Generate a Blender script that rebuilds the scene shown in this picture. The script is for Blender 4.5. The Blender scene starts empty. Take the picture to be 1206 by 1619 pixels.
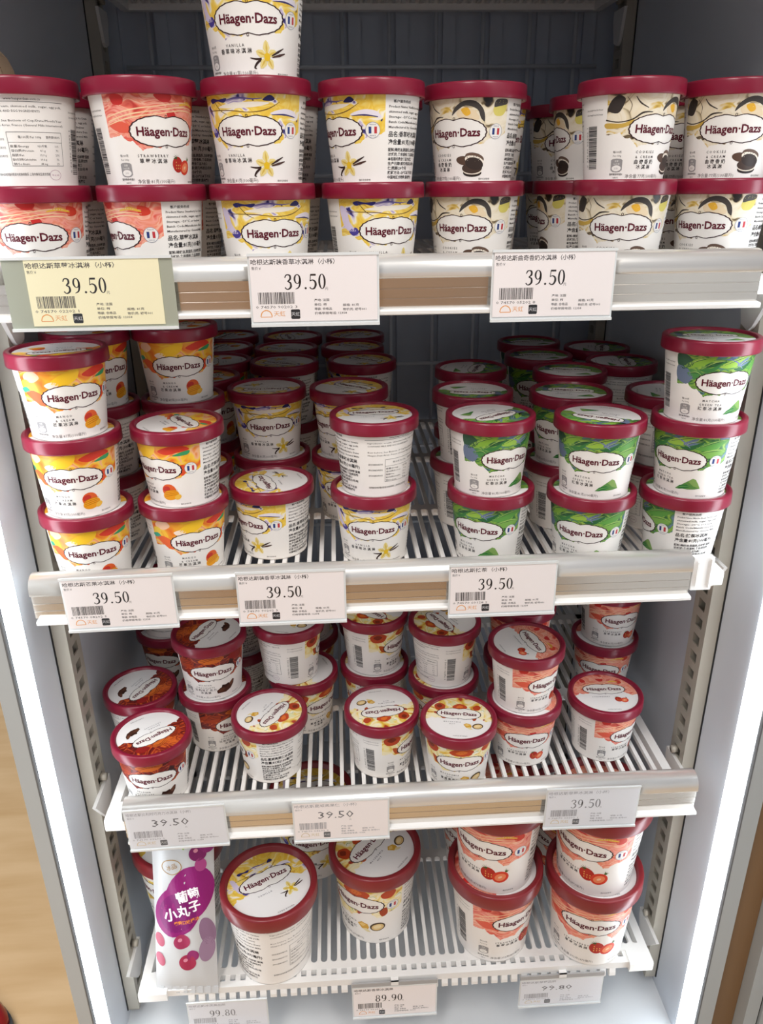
import bpy, bmesh, math, random
import numpy as np
from mathutils import Matrix, Vector
from mathutils.geometry import tessellate_polygon

random.seed(7)
C = bpy.context.scene.collection
SC = bpy.context.scene
R = math.radians
EYE = 1.45            # lens height above the shop floor
SETBACK = 0.5274      # lens distance in front of the freezer mouth (y = 0)

# ------------------------------------------------------------------ camera
def make_camera():
    p, y, r = R(22.84), R(3.106), R(-0.676)
    F = Vector((math.sin(y)*math.cos(p), math.cos(y)*math.cos(p), -math.sin(p)))
    a = Vector((math.cos(y), -math.sin(y), 0)); U = a.cross(F)
    a2 = a*math.cos(r) + U*math.sin(r); u2 = -a*math.sin(r) + U*math.cos(r)
    m = Matrix.Identity(4)
    for i in range(3):
        m[i][0], m[i][1], m[i][2] = a2[i], u2[i], -F[i]
    m[0][3], m[1][3], m[2][3] = 0, -SETBACK, EYE
    cd = bpy.data.cameras.new('camera'); co = bpy.data.objects.new('camera', cd); C.objects.link(co)
    cd.sensor_fit = 'VERTICAL'; cd.sensor_height = 36; cd.lens = 36*1225.1/1619
    cd.clip_start = .01
    co.matrix_world = m; SC.camera = co
make_camera()

# ------------------------------------------------------------------ light
SC.view_settings.view_transform = 'Standard'; SC.view_settings.look = 'None'
SC.view_settings.gamma = 1; SC.view_settings.use_curve_mapping = False
SC.view_settings.exposure = 0.0
LED_STRENGTH = 8.0; LED_TOP = EYE+.02
w = bpy.data.worlds.new('shop'); SC.world = w; w.use_nodes = True
w.node_tree.nodes['Background'].inputs[0].default_value = (.74, .83, 1, 1)
w.node_tree.nodes['Background'].inputs[1].default_value = 0.31
def area(name, loc, target, sx, sy, power, col):
    l = bpy.data.lights.new(name, 'AREA'); l.shape = 'RECTANGLE'; l.size = sx; l.size_y = sy; l.energy = power; l.color = col
    o = bpy.data.objects.new(name, l); C.objects.link(o); o.location = loc
    o.rotation_euler = (Vector(target)-Vector(loc)).to_track_quat('-Z', 'Y').to_euler()
    o['kind'] = 'structure'
    return o
area('ceiling_lamp', (-.6, -1.25, 2.95), (-.2, 0, 1.0), .5, 1.2, 26, (1, .95, .90))
area('ceiling_lamp', (.8, -1.35, 2.95), (.2, 0, 1.0), .5, 1.2, 24, (1, .95, .90))
area('ceiling_lamp', (-1.5, .3, 2.95), (-1.3, .3, 0), .6, 1.2, 60, (1, .95, .88))

# ------------------------------------------------------------------ materials
def lin(h):
    h = h.lstrip('#'); o = []
    for i in (0, 2, 4):
        v = int(h[i:i+2], 16)/255
        o.append(v/12.92 if v <= .04045 else ((v+.055)/1.055)**2.4)
    return (*o, 1)
MATS = {}
def mat(name, col, rough=.5, metal=0, spec=.5, coat=0):
    if name in MATS: return MATS[name]
    m = bpy.data.materials.new(name); m.use_nodes = True
    b = m.node_tree.nodes['Principled BSDF']
    b.inputs['Base Color'].default_value = lin(col); b.inputs['Roughness'].default_value = rough
    b.inputs['Metallic'].default_value = metal; b.inputs['Specular IOR Level'].default_value = spec
    if coat: b.inputs['Coat Weight'].default_value = coat; b.inputs['Coat Roughness'].default_value = .15
    MATS[name] = m; return m
def ink(col): return mat('ink_'+col.strip('#').lower(), col, .45, 0, .3)
def vary(m, scale, amt, stretch=(1, 1, 1), bump=0):
    """small procedural tone variation of a material's own colour"""
    nt = m.node_tree; b = nt.nodes['Principled BSDF']; col = tuple(b.inputs['Base Color'].default_value)
    tc = nt.nodes.new('ShaderNodeTexCoord'); mp = nt.nodes.new('ShaderNodeMapping'); mp.inputs['Scale'].default_value = stretch
    n = nt.nodes.new('ShaderNodeTexNoise'); n.inputs['Scale'].default_value = scale; n.inputs['Detail'].default_value = 4
    nt.links.new(tc.outputs['Object'], mp.inputs[0]); nt.links.new(mp.outputs[0], n.inputs['Vector'])
    rp = nt.nodes.new('ShaderNodeValToRGB'); e = rp.color_ramp.elements
    e[0].position = .3; e[1].position = .7
    e[0].color = (*[c*(1-amt) for c in col[:3]], 1); e[1].color = (*[min(1, c*(1+amt)) for c in col[:3]], 1)
    nt.links.new(n.outputs['Fac'], rp.inputs[0]); nt.links.new(rp.outputs[0], b.inputs['Base Color'])
    if bump:
        bp = nt.nodes.new('ShaderNodeBump'); bp.inputs['Strength'].default_value = bump; bp.inputs['Distance'].default_value = .002
        nt.links.new(n.outputs['Fac'], bp.inputs['Height']); nt.links.new(bp.outputs[0], b.inputs['Normal'])
    return m
M_LINER = vary(mat('freezer_liner', '#D3D8E0', .42), 3, .05)
M_BACK = vary(mat('freezer_back', '#BCC5D3', .45), 3, .06)
M_BASE = vary(mat('base_pan', '#E4E7EA', .3), 3, .04)
M_FRAME = vary(mat('frame_grey', '#BFC5C6', .4), 5, .04)
M_STEEL = vary(mat('upright_steel', '#B9B3A6', .45, .25), 8, .06)
M_TRAY = mat('tray_white', '#EFEDEA', .38)
M_WIRE = mat('wire_grey', '#DCE2EA', .4)
M_ALU = vary(mat('rail_aluminium', '#DDD8D2', .17, .9), 6, .05, (.3, 20, 20))
M_BULL = vary(mat('rail_bullnose', '#E3E1DD', .25, .45), 6, .03, (.3, 10, 10))
M_LIP = mat('rail_lip', '#F1EFEC', .35)
M_SLOT_SHADE = mat('slot_shade', '#0E0F12', .9)
M_LID = vary(mat('lid_red', '#861A34', .28), 30, .07)
M_PLID = vary(mat('pint_lid_red', '#86272E', .30), 30, .07)
M_CARD = mat('card_white', '#F8F1F0', .6)
M_CARDY = mat('card_yellow', '#F9F2CC', .6)
M_CARDE = mat('eink_grey', '#E6E8EE', .45)
M_HOLD = mat('holder_plastic', '#E3E6E6', .25)
M_HOLDG = mat('holder_green', '#A9AD9D', .3)
M_FGASK = mat('gasket_grey', '#6F7173', .6)
M_GASK = mat('gasket_black', '#17181A', .6)
M_WHITE = mat('paper_white', '#F4F1EC', .4)
def led_mat():
    m = bpy.data.materials.new('led_diffuser'); m.use_nodes = True
    b = m.node_tree.nodes['Principled BSDF']; b.inputs['Base Color'].default_value = (.9, .9, .9, 1)
    b.inputs['Emission Color'].default_value = (.84, .93, 1, 1); b.inputs['Emission Strength'].default_value = LED_STRENGTH
    return m
M_LED = led_mat()
def clear_mat(name, tint, gloss=.07):
    m = bpy.data.materials.new(name); m.use_nodes = True; nt = m.node_tree; nt.nodes.clear()
    o = nt.nodes.new('ShaderNodeOutputMaterial'); mx = nt.nodes.new('ShaderNodeMixShader'); t = nt.nodes.new('ShaderNodeBsdfTransparent')
    g = nt.nodes.new('ShaderNodeBsdfGlossy'); g.inputs['Roughness'].default_value = .12
    t.inputs[0].default_value = lin(tint); mx.inputs[0].default_value = gloss
    nt.links.new(t.outputs[0], mx.inputs[1]); nt.links.new(g.outputs[0], mx.inputs[2]); nt.links.new(mx.outputs[0], o.inputs[0])
    return m
M_CLEAR = clear_mat('clear_sheet', '#FFFFFF', .04)

# ---------- printed artwork (flat print on the cups): colour bands bent by noise, with chunks
FLAV = {
 'strawberry': dict(ramp=[(.30, '#C8403A'), (.39, '#EE7763'), (.46, '#F9BFA6'), (.50, '#EF8B6E'), (.56, '#F6A796'), (.63, '#E2574B'), (.72, '#F3B07A')],
    sc=(.9, 2.6), rot=6, dist=1.3, chunk=('#C4242B', 1.3, .05)),
 'vanilla': dict(ramp=[(.31, '#2E2A72'), (.36, '#B9A7D0'), (.42, '#F7F1E6'), (.47, '#F6DC7A'), (.55, '#EDC23C'), (.62, '#F5D767'), (.69, '#D79F2A'), (.74, '#3A3050')],
    sc=(1.1, 2.0), rot=-18, dist=1.6, chunk=('#262058', 1.1, .08)),
 'cookies': dict(ramp=[(.31, '#2A2322'), (.37, '#8A7757'), (.42, '#E6D7B6'), (.52, '#F1E7D2'), (.60, '#E9DDC2'), (.65, '#DDBB5C'), (.72, '#B58E3E')],
    sc=(1.2, 1.5), rot=20, dist=1.8, chunk=('#2C2726', .85, .14)),
 'mango': dict(ramp=[(.31, '#D83A2C'), (.39, '#EF7E27'), (.47, '#F6AC33'), (.54, '#FBD03F'), (.60, '#F7B98E'), (.66, '#F08A2C'), (.74, '#E6513A')],
    sc=(1.0, 1.5), rot=25, dist=1.2, chunk=('#2F9C7C', .9, .09)),
 'matcha': dict(ramp=[(.31, '#1B3F2C'), (.39, '#2E643A'), (.45, '#5F9640'), (.50, '#9BBF4E'), (.55, '#4A8646'), (.62, '#6C7FA8'), (.68, '#2D6A4C'), (.74, '#1B4A35')],
    sc=(.9, 2.4), rot=32, dist=1.5, chunk=('#174A33', 1.2, .08)),
 'chocolate': dict(ramp=[(.31, '#340B0E'), (.40, '#6B1617'), (.47, '#96291D'), (.505, '#D86A28'), (.54, '#8F281D'), (.63, '#581214'), (.72, '#7C1E1C')],
    sc=(1.1, 2.2), rot=14, dist=2.2, chunk=('#B8431F', 1.0, .2)),
 'macadamia': dict(ramp=[(.31, '#B53A20'), (.38, '#EBC34A'), (.45, '#F8E6A2'), (.54, '#FBF3D8'), (.61, '#F4D96C'), (.68, '#E7EBC0'), (.74, '#9CB648')],
    sc=(1.1, 1.6), rot=10, dist=1.5, chunk=('#A93419', .75, .2)),
}
def art(nt, uv, fl):
    f = FLAV[fl]; N = nt.nodes.new; L = nt.links.new
    n0 = N('ShaderNodeTexNoise'); n0.inputs['Scale'].default_value = .55; n0.inputs['Detail'].default_value = 1.5; L(uv, n0.inputs['Vector'])
    sub = N('ShaderNodeVectorMath'); sub.operation = 'SUBTRACT'; sub.inputs[1].default_value = (.5, .5, .5); L(n0.outputs['Color'], sub.inputs[0])
    sca = N('ShaderNodeVectorMath'); sca.operation = 'SCALE'; sca.inputs['Scale'].default_value = f['dist']*2; L(sub.outputs[0], sca.inputs[0])
    add = N('ShaderNodeVectorMath'); L(uv, add.inputs[0]); L(sca.outputs[0], add.inputs[1])
    mp = N('ShaderNodeMapping'); mp.inputs['Rotation'].default_value = (0, 0, R(f['rot'])); mp.inputs['Scale'].default_value = (f['sc'][0], f['sc'][1], 1); L(add.outputs[0], mp.inputs[0])
    n1 = N('ShaderNodeTexNoise'); n1.inputs['Scale'].default_value = .55; n1.inputs['Detail'].default_value = 2.5; n1.inputs['Roughness'].default_value = .45; n1.inputs['Distortion'].default_value = .7; L(mp.outputs[0], n1.inputs['Vector'])
    rp = N('ShaderNodeValToRGB'); cr = rp.color_ramp
    while len(cr.elements) < len(f['ramp']): cr.elements.new(.5)
    for e, (p, c) in zip(cr.elements, f['ramp']): e.position = p; e.color = lin(c)
    L(n1.outputs['Fac'], rp.inputs[0])
    col, sc, th = f['chunk']
    sca2 = N('ShaderNodeVectorMath'); sca2.operation = 'SCALE'; sca2.inputs['Scale'].default_value = .35; L(sca.outputs[0], sca2.inputs[0])
    add2 = N('ShaderNodeVectorMath'); L(uv, add2.inputs[0]); L(sca2.outputs[0], add2.inputs[1])
    v = N('ShaderNodeTexVoronoi'); v.inputs['Scale'].default_value = sc; L(add2.outputs[0], v.inputs['Vector'])
    lt = N('ShaderNodeMapRange'); lt.inputs[1].default_value = th-.03; lt.inputs[2].default_value = th+.03; lt.inputs[3].default_value = 1; lt.inputs[4].default_value = 0
    L(v.outputs['Distance'], lt.inputs[0])
    mx = N('ShaderNodeMix'); mx.data_type = 'RGBA'; L(lt.outputs[0], mx.inputs['Factor']); L(rp.outputs[0], mx.inputs['A']); mx.inputs['B'].default_value = lin(col)
    return mx.outputs['Result']
def math_node(nt, op, a, b, clamp=False):
    n = nt.nodes.new('ShaderNodeMath'); n.operation = op; n.use_clamp = clamp
    for i, v in enumerate((a, b)):
        if isinstance(v, (int, float)): n.inputs[i].default_value = v
        else: nt.links.new(v, n.inputs[i])
    return n.outputs[0]
def body_paper(fl):
    """white board with the band of artwork printed round the front; uv is centimetres of the wrap"""
    m = bpy.data.materials.new('board_'+fl); m.use_nodes = True; nt = m.node_tree; b = nt.nodes['Principled BSDF']
    uvn = nt.nodes.new('ShaderNodeUVMap'); uv = uvn.outputs[0]
    sp = nt.nodes.new('ShaderNodeSeparateXYZ'); nt.links.new(uv, sp.inputs[0]); s, h = sp.outputs[0], sp.outputs[1]
    c = art(nt, uv, fl)
    t = math_node(nt, 'DIVIDE', math_node(nt, 'ADD', s, 3.9), 7.8)
    rp = nt.nodes.new('ShaderNodeValToRGB'); cr = rp.color_ramp; cr.interpolation = 'EASE'
    st = [(0, 3.05), (.12, 3.15), (.2, 2.85), (.3, 2.3), (.42, 2.45), (.62, 3.1), (.78, 2.7), (.88, 3.05), (1, 3.3)]
    while len(cr.elements) < len(st): cr.elements.new(.5)
    for e, (p, q) in zip(cr.elements, st): e.position = p; e.color = (q/5.6,)*3+(1,)
    nt.links.new(t, rp.inputs[0])
    wob = nt.nodes.new('ShaderNodeTexNoise'); wob.inputs['Scale'].default_value = 1.4; nt.links.new(uv, wob.inputs['Vector'])
    bnd = math_node(nt, 'ADD', math_node(nt, 'MULTIPLY', rp.outputs[0], 5.6), math_node(nt, 'MULTIPLY', math_node(nt, 'SUBTRACT', wob.outputs['Fac'], .5), .7))
    k = math_node(nt, 'GREATER_THAN', h, bnd)
    k = math_node(nt, 'MULTIPLY', k, math_node(nt, 'GREATER_THAN', s, -3.9))
    k = math_node(nt, 'MULTIPLY', k, math_node(nt, 'LESS_THAN', s, 3.9))
    mx = nt.nodes.new('ShaderNodeMix'); mx.data_type = 'RGBA'; nt.links.new(k, mx.inputs['Factor']); nt.links.new(c, mx.inputs['B'])
    mx.inputs['A'].default_value = lin('#F5F1EC'); nt.links.new(mx.outputs['Result'], b.inputs['Base Color'])
    b.inputs['Roughness'].default_value = .38; b.inputs['Specular IOR Level'].default_value = .4
    return m
def lid_paper(fl):
    m = bpy.data.materials.new('lid_print_'+fl); m.use_nodes = True; nt = m.node_tree; b = nt.nodes['Principled BSDF']
    uvn = nt.nodes.new('ShaderNodeUVMap'); uv = uvn.outputs[0]
    sp = nt.nodes.new('ShaderNodeSeparateXYZ'); nt.links.new(uv, sp.inputs[0]); x, y = sp.outputs[0], sp.outputs[1]
    sh = nt.nodes.new('ShaderNodeVectorMath'); sh.inputs[1].default_value = (3.3, 7.1, 0); nt.links.new(uv, sh.inputs[0])
    c = art(nt, sh.outputs[0], fl)
    wob = nt.nodes.new('ShaderNodeTexNoise'); wob.inputs['Scale'].default_value = .9; nt.links.new(uv, wob.inputs['Vector'])
    # the artwork fills the upper part and dips on both sides of the emblem
    ax = math_node(nt, 'MULTIPLY', math_node(nt, 'ABSOLUTE', x, 0), .32)
    bnd = math_node(nt, 'SUBTRACT', math_node(nt, 'ADD', .62, math_node(nt, 'MULTIPLY', math_node(nt, 'SUBTRACT', wob.outputs['Fac'], .5), 1.3)), ax)
    k = math_node(nt, 'GREATER_THAN', y, bnd)
    mx = nt.nodes.new('ShaderNodeMix'); mx.data_type = 'RGBA'; nt.links.new(k, mx.inputs['Factor']); nt.links.new(c, mx.inputs['B'])
    mx.inputs['A'].default_value = lin('#F3F1F0'); nt.links.new(mx.outputs['Result'], b.inputs['Base Color'])
    b.inputs['Roughness'].default_value = .32
    return m

# ------------------------------------------------------------------ mesh builder
class MB:
    def __init__(self): self.v = []; self.f = []; self.m = []; self.uv = []; self.mats = []; self.sm = []
    def mi(self, m):
        if m not in self.mats: self.mats.append(m)
        return self.mats.index(m)
    def add(self, V, F, m, UV=None, smooth=False):
        b = len(self.v); V = [tuple(p) for p in V]; self.v += V
        self.uv += [tuple(q) for q in UV] if UV is not None else [(0, 0)]*len(V)
        k = self.mi(m)
        for f in F: self.f.append(tuple(i+b for i in f)); self.m.append(k); self.sm.append(smooth)
    def box(self, x0, y0, z0, x1, y1, z1, m):
        V = [(x, y, z) for x in (x0, x1) for y in (y0, y1) for z in (z0, z1)]
        self.add(V, [(0, 1, 3, 2), (4, 6, 7, 5), (0, 4, 5, 1), (2, 3, 7, 6), (0, 2, 6, 4), (1, 5, 7, 3)], m)
    def prism(self, poly, axis, a, b, m, smooth=False):
        """poly of 2-D points extruded along an axis; (u, v) are the other two axes in order"""
        def P(u, v, w):
            return {'x': (w, u, v), 'y': (u, w, v), 'z': (u, v, w)}[axis]
        n = len(poly); V = [P(u, v, a) for u, v in poly]+[P(u, v, b) for u, v in poly]
        F = [(i, (i+1) % n, n+(i+1) % n, n+i) for i in range(n)]
        T = tessellate_polygon([[Vector((u, v, 0)) for u, v in poly]])
        self.add(V, F, m, smooth=smooth); k = len(self.v)-2*n
        mi = self.mi(m)
        for t in T:
            self.f.append(tuple(i+k for i in t)); self.m.append(mi); self.sm.append(False)
            self.f.append(tuple(i+k+n for i in reversed(t))); self.m.append(mi); self.sm.append(False)
    def lathe(self, prof, seg, m, smooth=True, closed=False, uvf=None):
        V = []; UV = []
        for i in range(seg+1):
            a = 2*math.pi*i/seg-math.pi
            for r, z in prof:
                V.append((r*math.sin(a), -r*math.cos(a), z)); UV.append(uvf(a, r, z) if uvf else (0, 0))
        n = len(prof); F = []
        for i in range(seg):
            for j in range(n-1): F.append((i*n+j, (i+1)*n+j, (i+1)*n+j+1, i*n+j+1))
        self.add(V, F, m, UV, smooth)
    def tube(self, pts, r, m, seg=8):
        V = []; F = []; pts = [Vector(p) for p in pts]
        for i, p in enumerate(pts):
            d = (pts[min(i+1, len(pts)-1)]-pts[max(i-1, 0)]).normalized()
            a = d.cross(Vector((0, 0, 1)) if abs(d.z) < .9 else Vector((1, 0, 0))).normalized(); b = d.cross(a)
            for k in range(seg):
                t = 2*math.pi*k/seg; V.append(p+a*r*math.cos(t)+b*r*math.sin(t))
        for i in range(len(pts)-1):
            for k in range(seg): F.append((i*seg+k, i*seg+(k+1) % seg, (i+1)*seg+(k+1) % seg, (i+1)*seg+k))
        F += [tuple(range(seg))[::-1], tuple(range(len(V)-seg, len(V)))]
        self.add(V, F, m, smooth=True)
    def mesh(self, name):
        me = bpy.data.meshes.new(name); me.from_pydata(self.v, [], self.f)
        for m in self.mats: me.materials.append(m)
        me.polygons.foreach_set('material_index', self.m); me.polygons.foreach_set('use_smooth', self.sm)
        uv = me.uv_layers.new(name='UVMap'); li = np.zeros(len(me.loops), dtype=np.int32); me.loops.foreach_get('vertex_index', li)
        uv.data.foreach_set('uv', np.array(self.uv, dtype=np.float32)[li].ravel())
        me.update(); return me
    def build(self, name, parent=None, loc=None):
        return obj(name, self.mesh(name), parent, loc)
def obj(name, me, parent=None, loc=None):
    o = bpy.data.objects.new(name, me); C.objects.link(o)
    if parent: o.parent = parent
    if loc: o.location = loc
    return o
def thing(name, label, cat, loc=(0, 0, 0), group=None):
    o = bpy.data.objects.new(name, None); C.objects.link(o); o.location = loc; o.empty_display_size = .02
    o['label'] = label; o['category'] = cat
    if group: o['group'] = group
    return o

# ------------------------------------------------------------------ lettering
TXT = {}
def text2d(s, bold=0.0, res=2):
    k = (s, bold, res)
    if k in TXT: return TXT[k]
    c = bpy.data.curves.new('t', 'FONT'); c.body = s; c.resolution_u = res; c.offset = bold
    o = bpy.data.objects.new('t', c); C.objects.link(o)
    dg = bpy.context.evaluated_depsgraph_get(); ev = o.evaluated_get(dg); me = ev.to_mesh()
    V = np.array([v.co[:2] for v in me.vertices]).reshape(-1, 2); F = [tuple(p.vertices) for p in me.polygons]
    ev.to_mesh_clear(); bpy.data.objects.remove(o); bpy.data.curves.remove(c)
    TXT[k] = (V, F); return TXT[k]
class Print:
    """flat print collected on a surface map: S(u, v, lift) -> 3-D point, u and v in millimetres"""
    def __init__(self, mb, S, fine=0): self.mb = mb; self.S = S; self.fine = fine
    def poly(self, pts, F, col, lift):
        if self.fine: pts, F = self.refine(pts, F)
        self.mb.add([self.S(u, v, lift) for u, v in pts], F, ink(col) if isinstance(col, str) else col)
    def refine(self, pts, F):
        """split faces too wide to follow the curve of the cup"""
        pts = [tuple(p) for p in pts]; out = []; q = [f[:1]+f[i:i+2] for f in map(tuple, F) for i in range(1, len(f)-1)] if any(
            max(pts[i][0] for i in f)-min(pts[i][0] for i in f) > self.fine for f in F) else None
        if q is None: return pts, F
        while q:
            t = q.pop(); e = [(abs(pts[t[i]][0]-pts[t[(i+1) % 3]][0]), i) for i in range(3)]; d, i = max(e)
            if d <= self.fine: out.append(t); continue
            a, b, c = t[i], t[(i+1) % 3], t[(i+2) % 3]; m = len(pts); pts.append(((pts[a][0]+pts[b][0])/2, (pts[a][1]+pts[b][1])/2))
            q += [(a, m, c), (m, b, c)]
        return pts, out
    def text(self, s, x, y, h, col, width=None, bold=0.0, lift=.12, align='c', rot=0, spread=0, res=1):
        """x, y: centre (align c) or left baseline-middle (align l); h: cap height; width: fitted"""
        if spread: s = (' '*spread).join(s)
        V, F = text2d(s, bold, res)
        if len(V) == 0: return
        V = V.copy(); x0, x1 = V[:, 0].min(), V[:, 0].max(); k = h/.73
        kx = width/(x1-x0) if width else k
        V[:, 0] = (V[:, 0]-(x0 if align == 'l' else (x0+x1)/2))*kx; V[:, 1] = (V[:, 1]-.36)*k
        if rot:
            c, sn = math.cos(R(rot)), math.sin(R(rot)); V = np.stack([V[:, 0]*c-V[:, 1]*sn, V[:, 0]*sn+V[:, 1]*c], -1)
        self.poly([(x+a, y+b) for a, b in V], F, col, lift)
    def shape(self, pts, col, lift=.1):
        T = tessellate_polygon([[Vector((a, b, 0)) for a, b in pts]]); self.poly(pts, T, col, lift)
    def ell(self, x, y, a, b, col, lift=.1, rot=0, n=20):
        c, s = math.cos(R(rot)), math.sin(R(rot))
        self.shape([(x+a*math.cos(t)*c-b*math.sin(t)*s, y+a*math.cos(t)*s+b*math.sin(t)*c) for t in [2*math.pi*i/n for i in range(n)]], col, lift)
    def ring(self, x, y, a, b, wd, col, lift=.1, n=28, wy=None):
        wy = wd if wy is None else wy
        o = [(x+a*math.cos(2*math.pi*i/n), y+b*math.sin(2*math.pi*i/n)) for i in range(n)]
        q = [(x+(a-wd)*math.cos(2*math.pi*i/n), y+(b-wy)*math.sin(2*math.pi*i/n)) for i in range(n)]
        self.poly(o+q, [(i, (i+1) % n, n+(i+1) % n, n+i) for i in range(n)], col, lift)
    def rect(self, x0, y0, x1, y1, col, lift=.1):
        self.poly([(x0, y0), (x1, y0), (x1, y1), (x0, y1)], [(0, 1, 2, 3)], col, lift)
    def stroke(self, pts, wd, col, lift=.1):
        """ribbon along points with a width for each"""
        P = np.array(pts, float); n = len(P)
        if not hasattr(wd, '__len__'): wd = [wd]*n
        L, Rr = [], []
        for i in range(n):
            d = P[min(i+1, n-1)]-P[max(i-1, 0)]; d = d/(np.hypot(*d)+1e-9); nn = np.array((-d[1], d[0]))*wd[i]/2
            L.append(tuple(P[i]+nn)); Rr.append(tuple(P[i]-nn))
        self.poly(L+Rr, [(i, i+1, n+i+1, n+i) for i in range(n-1)], col, lift)
    def curve(self, pts, wd, col, lift=.1, sub=5):
        P = [np.array(p, float) for p in pts]; n = len(P); W = wd if hasattr(wd, '__len__') else [wd]*n; O = []; OW = []
        for i in range(n-1):
            a, b, c, d = P[max(i-1, 0)], P[i], P[i+1], P[min(i+2, n-1)]
            for j in range(sub):
                t = j/sub; O.append(.5*((2*b)+(c-a)*t+(2*a-5*b+4*c-d)*t*t+(3*b-a-3*c+d)*t**3)); OW.append(W[i]*(1-t)+W[i+1]*t)
        O.append(P[-1]); OW.append(W[-1]); self.stroke(O, OW, col, lift)
    def serif(self, s, x, y, h, col, lift=.1, adv=.62):
        """upright serif-weight price figures"""
        for ch in s:
            q = lambda pts: [(x+a*h, y+b*h) for a, b in pts]
            if ch == '.':
                self.ell(x+.2*h, y+.07*h, .075*h, .075*h, col, lift); x += .42*h; continue
            if ch == '0': self.ring(x+.28*h, y+.5*h, .25*h, .5*h, .13*h, col, lift, wy=.05*h)
            if ch == '8':
                self.ring(x+.28*h, y+.75*h, .21*h, .25*h, .1*h, col, lift, wy=.05*h); self.ring(x+.28*h, y+.27*h, .25*h, .28*h, .13*h, col, lift, wy=.05*h)
            if ch == '9':
                self.ring(x+.28*h, y+.68*h, .24*h, .32*h, .12*h, col, lift, wy=.05*h)
                self.curve(q([(.46, .72), (.46, .42), (.36, .14), (.14, .02)]), [.13*h, .13*h, .09*h, .04*h], col, lift)
            if ch == '3':
                self.curve(q([(.07, .76), (.14, .92), (.27, .97), (.42, .9), (.42, .68), (.24, .53)]), [.06*h, .08*h, .06*h, .12*h, .13*h, .05*h], col, lift)
                self.curve(q([(.24, .53), (.43, .44), (.46, .2), (.34, .05), (.18, .02), (.06, .14)]), [.05*h, .11*h, .14*h, .1*h, .06*h, .09*h], col, lift)
            if ch == '5':
                self.stroke(q([(.13, .94), (.5, .94)]), .12*h, col, lift); self.stroke(q([(.14, .95), (.1, .52)]), .05*h, col, lift)
                self.curve(q([(.1, .54), (.26, .6), (.43, .5), (.47, .28), (.36, .06), (.18, .02), (.06, .13)]), [.04*h, .07*h, .12*h, .15*h, .11*h, .06*h, .09*h], col, lift)
            x += adv*h

# ------------------------------------------------------------------ cup design
EN = {'strawberry': ['STRAWBERRY'], 'vanilla': ['VANILLA'], 'cookies': ['COOKIES', '& CREAM'], 'mango': ['MANGO', '& CREAM'],
      'matcha': ['MATCHA', 'GREEN TEA'], 'chocolate': ['BELGIAN', 'CHOCOLATE'], 'macadamia': ['MACADAMIA', 'NUT']}
CN = {'strawberry': ['草莓冰淇淋'], 'vanilla': ['香草味冰淇淋'], 'cookies': ['曲奇香奶', '冰淇淋'], 'mango': ['芒果冰淇淋'],
      'matcha': ['抹茶冰淇淋'], 'chocolate': ['比利时巧克力', '冰淇淋'], 'macadamia': ['夏威夷果仁', '冰淇淋']}
GR = {'strawberry': 81, 'vanilla': 81, 'cookies': 77, 'mango': 87, 'matcha': 81, 'chocolate': 81, 'macadamia': 81}
WINE = '#5E1226'
FOODK = {'strawberry': 1.15, 'vanilla': 1.3, 'cookies': 1.4, 'mango': 1.4, 'matcha': 1.2, 'chocolate': 1.35, 'macadamia': 1.45}
def emblem(P, cx, cy, a, b, lift=.12, curl=True):
    n = 72; ring = []
    for i in range(n):
        t = 2*math.pi*i/n; c, s = math.cos(t), math.sin(t)
        k = 1+.013*math.cos(24*t)
        x = a*math.copysign(abs(c)**.88, c)*k; y = b*math.copysign(abs(s)**.95, s)*k*(1-.17*math.exp(-(x/(a*.13))**2))
        ring.append((x, y))
    K = 6; pts = [(cx, cy)]+[(cx+x*j/K, cy+y*j/K) for j in range(1, K+1) for x, y in ring]
    F = [(0, 1+i, 1+(i+1) % n) for i in range(n)]
    for j in range(K-1):
        for i in range(n): F.append((1+j*n+i, 1+(j+1)*n+i, 1+(j+1)*n+(i+1) % n, 1+j*n+(i+1) % n))
    P.poly(pts, F, MATS.get('paper_white'), lift)
    wd = a*.026; o = [(cx+x, cy+y) for x, y in ring]; q = [(cx+x*(1-wd/a*1.6), cy+y*(1-wd/b)) for x, y in ring]
    P.poly(o+q, [(i, (i+1) % n, n+(i+1) % n, n+i) for i in range(n)], '#3A2226', lift+.05)
    if curl:
        for sgn in (1, -1): P.ring(cx+sgn*a*.015, cy+sgn*b*.93, a*.035, b*.1, a*.014, '#3A2226', lift+.07, n=12)
    P.text('Häagen·Dazs', cx, cy+b*.02, b*.56, WINE, width=a*1.6, bold=.026, lift=lift+.16, res=2)
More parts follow.
